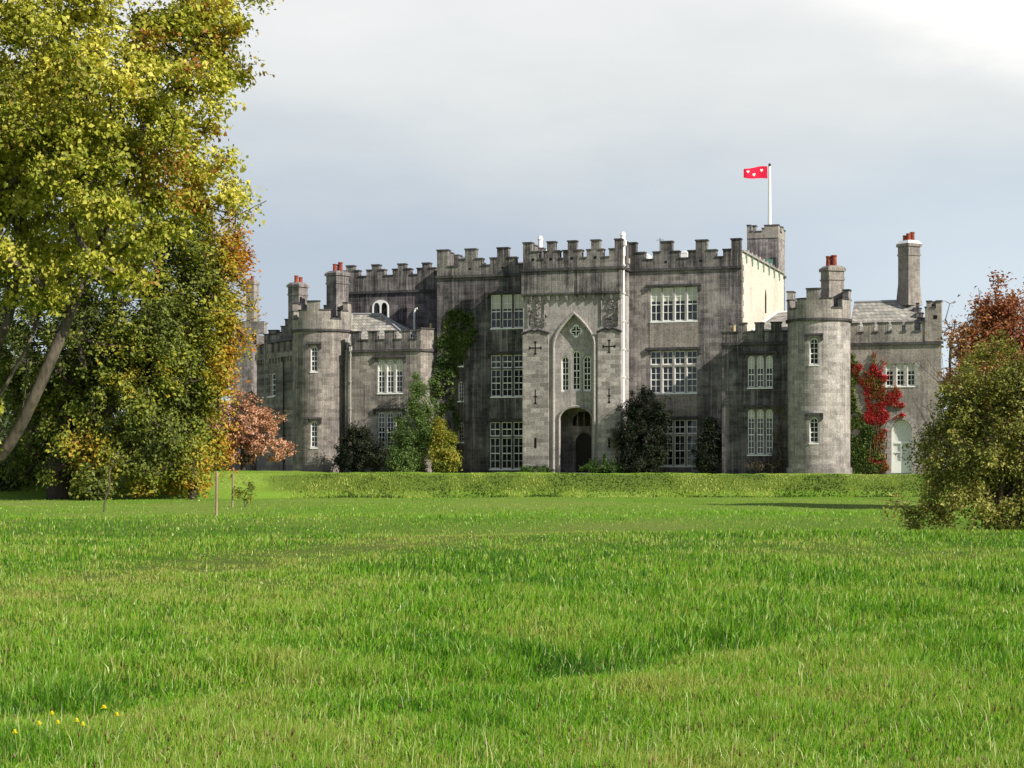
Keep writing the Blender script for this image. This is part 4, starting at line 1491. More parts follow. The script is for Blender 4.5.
# ---- right section between main block and tower ----
dQ = -3.0
uq0, uq1 = U(722, dQ), U(792, dQ)
zq = Z(755, 342, dQ)
QU = wpx(747.3, 772.7, 355, 387.5, dQ); QL = wpx(747.3, 772.7, 408.6, 454.5, dQ)
box_wall(uq0, uq1, dQ, 2, GZ, zq, [QU, QL], M['dark'])
put_window(QU, dQ, 3, mat=M['mid'], arched=True, rows=5, blind=0.40)
put_window(QL, dQ, 3, mat=M['mid'], arched=True, rows=7, blind=0.22)
zq0, zq1 = Z(755, 332.3, dQ), Z(755, 323.6, dQ)
spec = [(722, 729, 0), (729, 731, 1), (731, 738.5, 0), (738.5, 746, 1), (746, 755, 0), (755, 763, 1), (763, 771, 0), (771, 780.6, 1), (780.6, 790, 0)]
parapet([(U(a, dQ), U(c_, dQ), zq1 if l else zq0) for a, c_, l in spec], dQ, zq, M['top'], th=.4)
for px in (729.5, 734):
    b = MB(); u_ = U(px, dQ + .9); b.tube([(u_, dQ + .9, zq0 - .1), (u_, dQ + .9, Z(px, 326.5, dQ + .9)), (u_, dQ + .9, Z(px, 325, dQ + .9))], [.14, .11, .14], 8)
    b.build('chimney_pot', M['yellow_pot'], castle)
# low slate roof with pale flashing behind
b = MB(); rdd = 4.0
a0 = (U(738, dQ + .6), dQ + .6, zq + .1); a1 = (uq1 + 1.5, dQ + .6, zq + .1); a2 = (uq1 + 2.5, rdd, Z(790, 308, rdd)); a3 = (U(776, rdd), rdd, Z(776, 313, rdd)); a4 = (U(745, rdd), rdd, zq + .5)
b.face([a0, a1, a2, a3]); b.face([a0, a3, a4])
ro = b.build('roof', M['slate'], castle)
b = MB(); b.tube([a0, a3], .09, 6); b.tube([a3, a2], .09, 6); b.build('flashing', M['white'], ro)

# ---- right wing ----
dG = -2.2
ug0, ug1 = U(846, dG), U(941.5, dG)
zg = Z(895, 342, dG)
GU = wpx(885.5, 914.8, 363.5, 386, dG)
gd = wpx(891, 911.5, 420, 474, dG)
gdl = arch(gd[0], gd[1], GZ + .05, Z(901, 432, dG), Z(901, 420, dG), 6)
b = MB()
b.poly([(ug0, GZ), (ug1, GZ), (ug1, zg), (ug0, zg)], [[(GU[0], GU[2]), (GU[1], GU[2]), (GU[1], GU[3]), (GU[0], GU[3])], gdl], lambda x, z, t: (x, dG + t, z), .4, rim=False)
b.face([(ug1, dG, GZ), (ug1 - 1.4, 6, GZ), (ug1 - 1.4, 6, zg), (ug1, dG, zg)])
b.face([(ug1 - 1.4, 6, GZ), (ug0, 6, GZ), (ug0, 6, zg), (ug1 - 1.4, 6, zg)])
b.face([(ug0, dG, zg), (ug1, dG, zg), (ug1 - 1.4, 6, zg), (ug0, 6, zg)])
b.build('wall', M['wing'], castle)
put_window(GU, dG, 3, mat=M['trim'], rows=4, hood=False, mull=.20, blind=.35, surround=1)
# arched garden door, white painted
cu = (gd[0] + gd[1]) / 2; hw = (gd[1] - gd[0]) / 2
fr = MB()
zsp, zap = Z(901, 432, dG), Z(901, 420, dG)
fr.poly(arch(-hw + .01, hw - .01, .0, zsp, zap - .01, 6), [arch(-hw + .12, hw - .12, 2.15, zsp, zap - .12, 6), [(-hw + .12, .8), (-.06, .8), (-.06, 2.0), (-hw + .12, 2.0)], [(.06, .8), (hw - .12, .8), (hw - .12, 2.0), (.06, 2.0)]],
        lambda x, z, t: (x, .22 + t, z), .06)
for k in range(1, 4):
    a_ = PI * k / 4
    fr.tube([(0, .25, zsp - .2), (math.cos(a_) * (hw - .12), .25, zsp - .2 + math.sin(a_) * (zap - zsp + .1))], .025, 4)
fr.box(-hw + .12, hw - .12, .235, .275, 1.38, 1.44)
do = fr.build('garden_door', M['white'], castle, (cu, dG, 0), 0)
do['label'] = 'white painted arched garden door at right end of castle'
g = MB(); g.box(-hw - .02, hw + .02, .30, .31, GZ, zap + .05); g.build('pane', principled('painted_board', (.66, .66, .62, 1), .6, .2)[0], do)
g = MB(); zz = .1; k = 0
for k in range(11):
    t = k / 10
    a_ = PI * t
    x0, z0 = (hw + .04) * math.cos(a_), zsp + (zap - zsp + .04) * math.sin(a_)
    x1, z1_ = (hw + .42) * math.cos(a_), zsp + (zap - zsp + .45) * math.sin(a_)
    if k < 10:
        a2_ = PI * (t + .093)
        x2, z2_ = (hw + .04) * math.cos(a2_), zsp + (zap - zsp + .04) * math.sin(a2_)
        x3, z3_ = (hw + .42) * math.cos(a2_), zsp + (zap - zsp + .45) * math.sin(a2_)
        g.poly([(x0, z0), (x1, z1_), (x3, z3_), (x2, z2_)], [], lambda x, z, t_: (x, -.03 + t_, z), .06)
zz = -.2; k = 0
while zz < zsp - .3:
    e = .26 if k % 2 else .42
    g.box(-hw - e, -hw - .01, -.03, .03, zz, zz + .36); g.box(hw + .01, hw + e, -.031, .03, zz, zz + .36)
    zz += .38; k += 1
g.build('surround', M['trim'], do)
# wing battlements: broad merlons, narrow gaps
zg0, zg1 = Z(895, 332.4, dG), Z(895, 323.2, dG)
gaps = [(858.7, 863), (873.6, 877.5), (887.6, 891.5), (901.7, 905.6), (914, 920.5)]
spec = []; x = 849
for a, c_ in gaps:
    spec += [(x, a, 1), (a, c_, 0)]; x = c_
spec += [(x, 925, 1)]
parapet([(U(a, dG), U(c_, dG), zg1 if l else zg0) for a, c_, l in spec], dG, zg, M['toplight'], th=.4)
b = MB(); c = MB()
zt1, zt2 = Z(930, 302, dG), Z(930, 308, dG)
for a, c_, zt in ((925, 926.5, zt2), (926.5, 931.5, zt1), (931.5, 936, zt2), (936, 941.5, zt1)):
    b.box(U(a, dG), U(c_, dG), dG - .06, dG + .5, zg, zt); c.box(U(a, dG) - .03, U(c_, dG) + .03, dG - .12, dG + .56, zt + .002, zt + .10)
for k, zt in enumerate((zt1, zt2 - .3, zt2 - .3, zt1 - .2)):
    q = dG + .5 + k * .9
    e_ = ug1 - .19 * (k + 1)
    b.box(e_ - .5, e_, q, q + .9, zg, zt); c.box(e_ - .55, e_ + .05, q + .002, q + .898, zt + .002, zt + .1)
c.box(U(925, dG), ug1 + .14, dG - .14, dG - .062, zg - .2, zg - .02)
o = b.build('parapet', M['wing'], castle); coping_on(o, c, M['cap'])
b = MB(); u_ = U(935.5, dG); b.box(u_ - .12, u_ + .12, dG - .075, dG, zt2 - .75, zt2 - .5); b.build('loop_hole', M['slit'], castle)
# slate roof and stepped gable end seen from inside
rr_ = 1.8
zrg = Z(880, 302, rr_)
b = MB()
b.face([(ug0, dG + .5, zg + .2), (ug1 - 1.2, dG + .5, zg + .2), (U(914, rr_), rr_, zrg), (ug0, rr_, zrg)])
b.face([(ug1 - 1.2, 6, zg + .2), (ug0, 6, zg + .2), (ug0, rr_, zrg), (U(914, rr_), rr_, zrg)])
ro = b.build('roof', M['slate'], castle)
b = MB(); b.tube([(ug0, rr_, zrg + .03), (U(914, rr_), rr_, zrg + .03)], .10, 6); b.build('ridge', M['lead'], ro)
b = MB(); c = MB()
for k in range(7):
    q = dG + .5 + k * .62
    zt = zg + .9 + (zrg - zg - .75) * k / 6
    e_ = ug1 - .9 - (ug1 - .9 - U(916, rr_)) * k / 6
    b.box(e_ - .45, e_, q, q + .62, zg, zt); c.box(e_ - .5, e_ + .05, q + .002, q + .618, zt + .002, zt + .09)
o = b.build('stepped_gable', M['top'], castle); coping_on(o, c, M['cap'])

# ---- rear stair turret with flagpole ----
dK = 16.5
uk1 = U(778.6, dK); uk0 = U(747, dK)
zk = Z(765, 238, dK)
box_wall(uk0, uk1, dK, dK + 2.8, GZ, zk, [], M['mid'], name='turret')
b = MB(); c = MB()
for a, c_, y in ((747, 750.5, 226), (750.5, 752.5, 232), (752.5, 756, 226.5), (756, 762, 232), (762, 764.5, 229), (764.5, 778.6, 226)):
    b.box(U(a, dK), U(c_, dK), dK - .05, dK + .45, zk, Z(a, y, dK)); c.box(U(a, dK) - .04, U(c_, dK) + .04, dK - .10, dK + .5, Z(a, y, dK) + .002, Z(a, y, dK) + .09)
for k in range(3):
    q = dK + .45 + k * .8; zt = Z(765, (232, 226, 228)[k], dK)
    b.box(uk1 - .45, uk1 + .02, q, q + .8, zk, zt); c.box(uk1 - .5, uk1 + .07, q + .002, q + .798, zt + .002, zt + .09)
q_ = MB(); q_.box(uk1 + .002, uk1 + .14, dK, dK + 2.8, Z(780, 275, dK), Z(780, 275, dK) + .16); q_.build('string_course', M['cap'], castle)
o = b.build('parapet', M['toplight'], castle); coping_on(o, c, M['cap'])
b = MB(); dg_ = 13.5; ug_ = U(768, dg_)
b.box(ug_ - .55, ug_ + .35, dg_, dg_ + .9, z1 - .4, z1 + .75)
ro = b.build('roof_hatch', M['copper'], castle)
b = MB(); b.box(uR1 - .45, uR1 + .05, 13.6, 14.6, z1 + .03, z1 + .9); b.build('hatch_cover', M['iron'], ro)
# white roof lantern / small roof chimneys behind the battlements
d_ = 6.0
for px, w_, y0, y1 in ((683.5, 4.2, 262, 253), (540.5, 5.6, 262, 250), (645, 3, 262, 255.5)):
    b = MB(); u_ = U(px, d_); hw_ = w_ / FPX * DEP(u_, d_)
    b.box(u_ - hw_, u_ + hw_, d_, d_ + 1.2, zs, Z(px, y1, d_))
    b.prism([(u_ - hw_, d_ - .02), (u_ + hw_, d_ - .02), (u_ + hw_, d_ + 1.22), (u_ - hw_, d_ + 1.22)], Z(px, y1, d_) + .001, Z(px, y1 - 2.6, d_), [(u_ - .05, d_), (u_ + .05, d_), (u_ + .05, d_ + 1.2), (u_ - .05, d_ + 1.2)])
    b.build('dormer', M['white'], castle)
for px, y0, y1, d_ in ((540.3, 256, 236, 3.0), (622.8, 256, 232, -.9)):
    b = MB(); u_ = U(px, d_)
    b.tube([(u_, d_, Z(px, y0, d_)), (u_, d_, Z(px, y1 + 5, d_)), (u_, d_, Z(px, y1 + 3, d_)), (u_, d_, Z(px, y1, d_))], [.20, .17, .22, .12], 10)
    b.build('chimney_pot', M['white'], castle)
b = MB(); d_ = 5.0  # pale roof pieces between merlons of left half
b.box(U(445, d_), U(470, d_), d_, d_ + 3, zs, Z(455, 257, d_)); b.build('roof', M['lead'], castle); b = MB(); b.box(U(505, d_), U(600, d_), d_ + .01, d_ + 3, zs, Z(520, 262, d_))
b.build('roof', M['lead'], castle)
b = MB(); u_ = U(660, 5); b.tube([(u_, 5, zs), (u_, 5, Z(660, 238, 5))], .03, 5); b.tube([(u_ - .3, 5, Z(660, 240, 5)), (u_ + .3, 5, Z(660, 240, 5))], .02, 4)
b.build('aerial', M['iron'], castle)

# ---- flagpole and flag ----
fu, fd = U(769.6, dK + .9), dK + .9
base = wpt(fu, fd, Z(769.6, 232, fd))
topz = Z(768.6, 164, fd) + CG
b = MB(); hgt = topz - base.z
b.tube([(0, 0, -1.2), (0, 0, hgt - .2)], [.16, .10], 8)
fp = b.build('pole', M['white'])
fr_ = empty('flagpole', tuple(base)); fp.parent = fr_
tag(fr_, 'tall white flagpole on top of the rear stair turret', 'flagpole')
b = MB(); b.prism([(.10 * math.cos(k), .10 * math.sin(k)) for k in [i * PI / 3 for i in range(6)]], hgt - .2, hgt + .02); b.build('finial', M['iron'], fr_)
# flag: a waving cloth with three pale heart-shaped emblems
fl0 = at(767.4, 172.5, base.y)
gw, gh = 24.0 / FPX * base.y, 12.2 / FPX * base.y
nx_, nz_ = 30, 10


def flag_pt(s, t, off=0.0):
    x = -s * gw
    y = 0.22 * math.sin(s * 5.2 + .4) * s + off
    z = (t - .5) * gh * (1 - .28 * s * s) - 0.18 * s * gh * .4 + .05 * math.sin(s * 6)
    return (x, y, z)


b = MB()
for i in range(nx_):
    for j in range(nz_):
        b.face([flag_pt((i + 1) / nx_, j / nz_), flag_pt(i / nx_, j / nz_), flag_pt(i / nx_, (j + 1) / nz_), flag_pt((i + 1) / nx_, (j + 1) / nz_)])
flag = b.build('flag', principled('flag_red', (0.70, 0.018, 0.055, 1), .8, .1)[0], None, tuple(fl0))
tag(flag, 'red flag with three pale heart emblems flying from the white pole', 'flag')
b = MB()
for s0, t0 in ((.24, .66), (.56, .36), (.82, .68)):
    pts = []
    for k in range(24):
        a = 2 * PI * k / 24
        hx = .80 * math.sin(a) ** 3; hz = (13 * math.cos(a) - 5 * math.cos(2 * a) - 2 * math.cos(3 * a) - math.cos(4 * a)) / 16
        pts.append((s0 + hx * .080, t0 + hz * .155))
    for off in (-.015, .015):
        b.face([flag_pt(p[0], p[1], off) for p in (pts if off < 0 else pts[::-1])])
b.build('emblem', M['white'], flag)


# ------------------------------------------------------------------ foliage
def leaves(P, size, r, up=0.3, aspect=0.62, sizevar=0.35, out=None):
    """folded leaf faces at points P"""
    n = len(P)
    N = r.normal(0, 1, (n, 3)); N[:, 2] = np.abs(N[:, 2]) + up
    if out is not None: N += out * 1.1
    N /= np.linalg.norm(N, axis=1)[:, None]
    A = np.cross(N, r.normal(0, 1, (n, 3))); A /= np.linalg.norm(A, axis=1)[:, None]
    B = np.cross(N, A)
    s = (size * np.clip(1 + sizevar * r.normal(0, 1, n), .4, 1.9))[:, None]
    c0 = P - A * s * .5; c2 = P + A * s * .5 - N * s * .12
    l = P + B * s * .5 * aspect + N * s * .14; q = P - B * s * .5 * aspect + N * s * .14
    co = np.stack([c0, l, c2, q], 1).reshape(-1, 3)
    o = (np.arange(n) * 4)[:, None]
    tr = np.stack([o + [0, 1, 2], o + [0, 2, 3]], 1).reshape(-1, 3)
    return co, tr


def noise3(P, seed, scale, octs=3):
    r = np.random.default_rng(seed)
    o = np.zeros(len(P)); amp = 1; tot = 0
    for k in range(octs):
        for j in range(4):
            d = r.normal(0, 1, 3); d /= np.linalg.norm(d)
            e = r.normal(0, 1, 3); e /= np.linalg.norm(e)
            f = scale * 1.9 ** k * r.uniform(.7, 1.3); ph = r.uniform(0, 6.28)
            o += amp * np.sin(P @ d * f + ph + 1.4 * np.sin(P @ e * f * .8 + 2 * ph))
        tot += amp * 2; amp *= .6
    return o / tot


def sample_ell(ells, n, r, shell=0.55, zmin=0.0):
    """clump centres spread in a union of ellipsoids, denser towards the surface"""
    vol = np.array([e[3] * e[4] * e[5] for e in ells]) ** (2 / 3)
    idx = r.choice(len(ells), n, p=vol / vol.sum())
    E = np.array([[e[0], e[1], e[2], e[3], e[4], e[5]] for e in ells])[idx]
    d = r.normal(0, 1, (n, 3)); d /= np.linalg.norm(d, axis=1)[:, None]
    rad = r.uniform(shell, 1.0, n) ** .6 * (1 + .20 * r.normal(0, 1, n).clip(-1.5, 1.3) * (r.uniform(0, 1, n) < .5)) * (1 + .22 * noise3(d + E[:, :3] * .3, 5, 2.5, 2))
    P = E[:, :3] + d * rad[:, None] * E[:, 3:]
    P = P[P[:, 2] > zmin]
    return P


class Skeleton:
    def __init__(s):
        s.p = []; s.par = []; s.r = []

    def chain(s, pts, start=-1):
        prev = start
        if len(pts) > 3:      # round the bends of drawn limbs
            P_ = [Vector(p) for p in pts]; o = [P_[0]]
            for i in range(len(P_) - 1):
                a, b_, c_, d_ = P_[max(i - 1, 0)], P_[i], P_[i + 1], P_[min(i + 2, len(P_) - 1)]
                for t in (1 / 3, 2 / 3, 1):
                    o.append(.5 * (2 * b_ + (c_ - a) * t + (2 * a - 5 * b_ + 4 * c_ - d_) * t * t + (3 * b_ - a - 3 * c_ + d_) * t ** 3))
            pts = o
        for p in pts:
            s.p.append(Vector(p)); s.par.append(prev); prev = len(s.p) - 1
        return prev

    def grow(s, targets, rnd, seg=1.2):
        """join each target to the nearest node by a slightly bent twig chain"""
        base = s.p[0]
        targets = sorted(targets, key=lambda t: (Vector(t) - base).length)
        tips = []
        for t in targets:
            t = Vector(t)
            arr = np.array([tuple(q) for q in s.p])
            dist = np.linalg.norm(arr - np.array(tuple(t)), axis=1)
            # prefer nodes nearer to the root than the target
            rd = np.linalg.norm(arr - np.array(tuple(base)), axis=1)
            pen = np.where(rd > (t - base).length, 3.0, 0.0)
            j = int(np.argmin(dist + pen))
            a = s.p[j]; L_ = (t - a).length
            k = max(1, int(L_ / seg))
            sag = Vector((rnd.uniform(-.12, .12), rnd.uniform(-.12, .12), .10)) * L_
            prev = j
            for i in range(1, k + 1):
                f = i / k
                q = a.lerp(t, f) + sag * math.sin(PI * f)
                s.p.append(q); s.par.append(prev); prev = len(s.p) - 1
            tips.append(prev)
        return tips

    def mesh(s, name, mat, parent, rmin, rroot, n=5, expo=2.3, rz=None):
        N = len(s.p)
        w_ = [0.0] * N
        kids = [0] * N
        for i in range(N):
            if s.par[i] >= 0: kids[s.par[i]] += 1
        for i in range(N - 1, -1, -1):
            if kids[i] == 0: w_[i] += 1.0
            if s.par[i] >= 0: w_[s.par[i]] += w_[i]
        tot = w_[0]
        r_ = [max(rmin, rroot * (x / tot) ** (1 / expo)) for x in w_]
        verts = []; faces = []
        # direction at every node; the heaviest child continues its parent's ring
        dirs = [None] * N; main = [-1] * N
        for i in range(N):
            p = s.par[i]
            if p >= 0:
                d = s.p[i] - s.p[p]
                dirs[i] = d.normalized() if d.length > 1e-5 else Vector((0, 0, 1))
                if main[p] < 0 or w_[i] > w_[main[p]]: main[p] = i
        dirs[0] = dirs[main[0]] if main[0] >= 0 else Vector((0, 0, 1))
        nd = [((dirs[i] + dirs[main[i]]).normalized() if main[i] >= 0 and (dirs[i] + dirs[main[i]]).length > .3 else dirs[i]) for i in range(N)]
        for i in range(N):
            p = s.par[i]
            if p < 0: continue
            c_ = s.p[i]; a = s.p[p]
            if (c_ - a).length < 1e-4: continue
            m_ = n if r_[i] > rmin * 3 else 3
            if r_[i] > .10: m_ = 10
            ismain = main[p] == i
            ra_ = r_[p] if ismain else min(r_[p], r_[i] * 1.5)
            b0 = len(verts)
            for q, rr, d in ((a, ra_, nd[p] if ismain else dirs[i]), (c_, r_[i], nd[i])):
                u = d.cross(Vector((.31, .95, .05))); u = u.normalized() if u.length > .05 else d.orthogonal().normalized()
                v = d.cross(u)
                for k in range(m_):
                    an = 2 * PI * k / m_
                    verts.append(tuple(q + (u * math.cos(an) + v * math.sin(an)) * rr))
            for k in range(m_):
                faces.append((b0 + k, b0 + (k + 1) % m_, b0 + m_ + (k + 1) % m_, b0 + m_ + k))
        me = bpy.data.meshes.new(name)
        me.from_pydata(verts, [], faces)
        me.polygons.foreach_set('use_smooth', [True] * len(me.polygons))
        return link_mesh(name, me, mat, parent)


def tree(name, label, cat, base, chains, ells, nclump, nleaf, lsize, leaf, bark, seed, tintf, clump_r=.5, rroot=.35, rmin=.012, group=None, shell=.5, zmin=.1, up=.3, droop=0.0, flat=1.0, aspect=.62, seg=1.2, bare=0):
    r = np.random.default_rng(seed); rnd = random.Random(seed)
    root = empty(name, base)
    tag(root, label, cat, group)
    off = np.array(base)
    Cc = sample_ell(ells, nclump, r, shell, zmin)
    sk = Skeleton()
    first = sk.chain([Vector(p) - Vector(base) for p in chains[0]])
    for ch in chains[1:]:
        pts = [Vector(p) - Vector(base) for p in ch]
        j = min(range(len(sk.p)), key=lambda k: (sk.p[k] - pts[0]).length)
        sk.chain(pts, j)
    tips = sk.grow([tuple(c_ - off) for c_ in Cc], rnd, seg)
    # fine twigs inside clumps
    ntw = 3
    for i, c_ in enumerate(Cc):
        tip = tips[i] if i < len(tips) else tips[-1]
    tipP = [sk.p[t] for t in tips]
    for ti, t in enumerate(tips):
        for k in range(ntw):
            d = Vector((rnd.gauss(0, 1), rnd.gauss(0, 1), rnd.gauss(0.1, .7))).normalized() * clump_r * rnd.uniform(.6, 1.15)
            sk.chain([sk.p[t] + d * .5 + Vector((0, 0, .04)), sk.p[t] + d], t)
    if bare:
        for k in range(bare):
            t = rnd.choice(tips)
            d = (sk.p[t]).normalized() * rnd.uniform(.4, 1.1) + Vector((rnd.gauss(0, .3), rnd.gauss(0, .3), rnd.gauss(0, .3)))
            sk.chain([sk.p[t] + d * .5, sk.p[t] + d], t)
    sk.mesh('trunk', bark, root, rmin, rroot)
    P_ = np.array([tuple(q) for q in tipP])
    m = len(P_)
    wts = r.uniform(.4, 1.6, m); wts /= wts.sum()
    idx = r.choice(m, nleaf, p=wts)
    g = r.normal(0, .5, (nleaf, 3)); g[:, 2] *= flat
    crad = (clump_r * r.uniform(.65, 1.3, m))[idx]
    P = P_[idx] + g * crad[:, None]
    P[:, 2] -= droop * (g[:, 0] ** 2 + g[:, 1] ** 2) * crad
    P = P[P[:, 2] + off[2] > zmin * .3]
    cen = P_.mean(0)
    o_ = P - cen; o_ /= (np.linalg.norm(o_, axis=1)[:, None] + 1e-6)
    co, tr = leaves(P, lsize, r, up, aspect, out=o_ * .5)
    tint = tintf(P + off, r)
    fast_mesh('crown', co, tr, L[leaf] if isinstance(leaf, str) else leaf, root, np.repeat(np.clip(tint, 0, 1), 4))
    return root


def E(px, py, Y, rx, ry, rz, dy=0.0):
    p = at(px, py, Y)
    return (p.x, p.y + dy, p.z, rx, ry, rz)


# ---- near sycamore reaching in from the left ----
Y1 = 55.0
A_ = lambda px, py, dy=0: tuple(at(px, py, Y1 + dy))


def t_syc(P, r):
    n = noise3(P, 5, .9)
    px = 512 + P[:, 0] / P[:, 1] * FPX
    t = .62 + .30 * n + r.normal(0, .17, len(P))
    red = noise3(P, 91, 1.3) + .25 * np.clip((px - 150) / 60, 0, 1) > .46
    return np.where(red & (px > 130) & (r.uniform(0, 1, len(P)) < .6), r.uniform(0, .16, len(P)), np.clip(t, .14, 1))


tree('sycamore_tree', 'tall sycamore with bright yellow-green leaves leaning in from the left edge', 'tree', (at(-50, 524, Y1).x, Y1, 0),
     [[A_(-50, 526), A_(-47, 500), A_(-42, 470), A_(-36, 440), A_(-30, 380), A_(-25, 300), A_(-20, 200), A_(-12, 90), A_(-5, 0), A_(0, -80)],
      [A_(-36, 492), A_(0, 456, -1), A_(17, 432, -1.2), A_(33, 400, -1.5), A_(45, 373, -1.6), A_(56, 348, -1.6), A_(80, 290, -1), A_(112, 215, 0), A_(140, 150, 0)],
      [A_(-33, 445), A_(0, 395, -1.4), A_(14, 370, -1.6), A_(29, 343, -1.8), A_(42, 305, -1.0), A_(62, 230, 0), A_(90, 140, 1)],
      [A_(-30, 400), A_(0, 340, -2), A_(11, 308, -2), A_(20, 240, -1), A_(30, 120, 0), A_(45, 20, 0)],
      [A_(-34, 480), A_(-5, 445, -.5), A_(20, 405, -.8), A_(48, 372, -.6), A_(75, 345, -.4), A_(98, 318, 0)],
      [A_(17, 432, -1.2), A_(25, 395, -.6), A_(28, 350, -.2), A_(40, 300, 0)],
      [A_(-30, 400), A_(-8, 365, -.5), A_(22, 340, -.8), A_(50, 328, -.6), A_(72, 310, 0)],
      [A_(-25, 300), A_(40, 220, 2), A_(110, 160, 2.5), A_(170, 90, 2.5), A_(205, 60, 2)]],
     [E(40, 50, Y1, 5.9, 5, 4.7, -2), E(188, 85, Y1, 1.9, 2.2, 2.5, -1), E(150, 190, Y1, 2.5, 2.6, 1.9, -1), E(125, 268, Y1, 1.3, 1.4, 1.1, -2), E(55, 200, Y1, 3.4, 1.5, 3.0, -4.5), E(100, 100, Y1, 3.5, 1.2, 3, -4.5), E(172, 235, Y1, .9, .9, .8, -2),
      E(20, 235, Y1, 2.2, 2.6, 1.9, -1), E(212, 28, Y1, 1.0, 1.2, 1.3), E(-10, 425, Y1, .8, .8, .8, -2), E(8, 432, Y1, .35, .4, .55, -2), E(150, 300, Y1, .5, .6, .7, -2), E(90, 320, Y1, .6, .7, .4, -1), E(-90, 100, Y1, 6, 5.5, 7), E(-120, 280, Y1, 3.5, 3.5, 3),
      E(232, 85, Y1, .75, .8, 1.0), E(55, 290, Y1, .9, 1.0, .8, -2), E(205, 195, Y1, .75, .8, .8)],
     900, 190000, .125, 'sycamore', M['bark'], 7, t_syc, clump_r=.54, rroot=.27, rmin=.014, shell=.35, zmin=1.0, up=.15, flat=.75, aspect=.75, bare=200)


# ---- horse chestnut turning orange, behind ----
Y2 = 104.0
B2 = lambda px, py, dy=0: tuple(at(px, py, Y2 + dy))


def t_che(P, r):
    px = 512 + P[:, 0] / P[:, 1] * FPX; py = HORIZON - (P[:, 2] - EYE) / P[:, 1] * FPX
    n = noise3(P, 15, .55)
    # leaves have turned most on the sunny right and lower side of the crown
    t = .26 + .0022 * (px - 110) + .20 * np.clip((px - 195) / 40, 0, 1) + .14 * np.clip((py - 420) / 80, 0, 1) * (px > 70) + .42 * n + r.normal(0, .14, len(P))
    return np.clip(t, 0, 1)


tree('chestnut_tree', 'broad horse chestnut turning from green to orange with its skirt of leaves near the grass', 'tree', (at(62, 500, Y2).x, Y2, 0),
     [[B2(62, 502), B2(61, 480), B2(63, 450), B2(72, 410), B2(90, 360), B2(110, 310), B2(125, 250), B2(135, 210)],
      [B2(64, 450), B2(95, 420, -1.5), B2(130, 400, -2), B2(165, 390, -2), B2(200, 380, -2)],
      [B2(72, 410), B2(60, 370, 1), B2(40, 330, 1), B2(20, 300, 1)],
      [B2(90, 360), B2(140, 320, 1), B2(180, 290, 1), B2(205, 260, 0)]],
     [E(140, 300, Y2, 5.4, 5.2, 6.0), E(188, 335, Y2, 3.2, 4.0, 4.6), E(120, 400, Y2, 4.6, 5, 4.0), E(168, 440, Y2, 3.0, 3.6, 2.6),
      E(212, 255, Y2, 1.9, 2.4, 2.8), E(40, 350, Y2, 4.2, 4.6, 4.6), E(45, 425, Y2, 2.2, 2.4, 2.4, 1), E(22, 455, Y2, 1.5, 1.6, 1.4, 2), E(60, 480, Y2, 1.3, .8, .7, -2), E(140, 470, Y2, 3.2, 3.0, 1.4, -1), E(222, 330, Y2, 1.2, 1.5, 2.2), E(208, 370, Y2, 1.6, 1.8, 2.2), E(150, 375, Y2, 2.5, 2, 2.5, -2), E(190, 472, Y2, 1.0, 1.2, 1.3, -1)],
     1000, 150000, .19, 'chestnut', M['bark_dark'], 17, t_che, clump_r=.66, rroot=.80, rmin=.018, shell=.35, zmin=.5, up=.3, droop=.35, seg=1.8, bare=120)


# ---- trees beyond on the left ----
def t_var(seed, mid, amp, sc=.6):
    return lambda P, r: np.clip(mid + amp * noise3(P, seed, sc) + r.normal(0, .18, len(P)), 0, 1)


for k, (px, Yd, hh, wd, lf, lab) in enumerate([
        (20, 175, 9.5, 6, 'wood', 'dark green tree filling the gap behind the chestnut trunk at far left'),
        (-70, 165, 12, 8, 'wood', 'tall green tree beyond the meadow, cut by the left edge'),
        (120, 190, 9, 6, 'darkgreen', 'dark evergreen tree far behind the chestnut, left of the russet tree'),
        (196, 195, 7, 4.6, 'wood', 'small green tree far behind the russet tree')]):
    b_ = (at(px, 470, Yd).x, Yd, CG)
    tp = Vector(b_) + Vector((0, 0, hh * .7))
    tree('distant_tree', lab, 'tree', b_, [[b_, tuple(Vector(b_) + Vector((.2, 0, hh * .35))), tuple(tp)]],
         [(b_[0], Yd, CG + hh * .55, wd, wd * .8, hh * .45), (b_[0] + wd * .5, Yd, CG + hh * .35, wd * .6, wd * .6, hh * .3), (b_[0] - wd * .5, Yd, CG + hh * .4, wd * .6, wd * .6, hh * .33)],
         110, 9000, .42, lf, M['bark_dark'], 40 + k, t_var(60 + k, .5, .35, .4), clump_r=1.2, rroot=.4, rmin=.03, zmin=CG + .1, seg=2.5, group=None)

for k, (px, Yd, wd, hz_, lab) in enumerate([(45, 150, 3.2, 1.7, 'low far hedge bush seen just right of the leaning limb at far left'), (0, 152, 3.4, 1.9, 'low far hedge bush at the left edge below the distant trees'),
        (118, 155, 3.4, 1.6, 'low far hedge bush behind the chestnut skirt'), (990, 160, 3.4, 1.7, 'low far hedge bush behind the drooping shrub'), (1045, 162, 3.6, 2.0, 'low far hedge bush beyond the right edge'),
        (170, 157, 3.0, 1.5, 'low far hedge bush left of the russet tree')]):
    b_ = (at(px, 470, Yd).x, Yd, CG)
    tree('hedge_bush', lab, 'bush', b_, [[b_, (b_[0], Yd, CG + .8)]], [(b_[0], Yd, CG + hz_ * .6, wd, 1.6, hz_)], 70, 5000, .32, 'wood', M['twig'], 400 + k, t_var(410 + k, .4, .35, .5),
         clump_r=.8, rroot=.1, rmin=.02, zmin=CG + .05, seg=1.2)

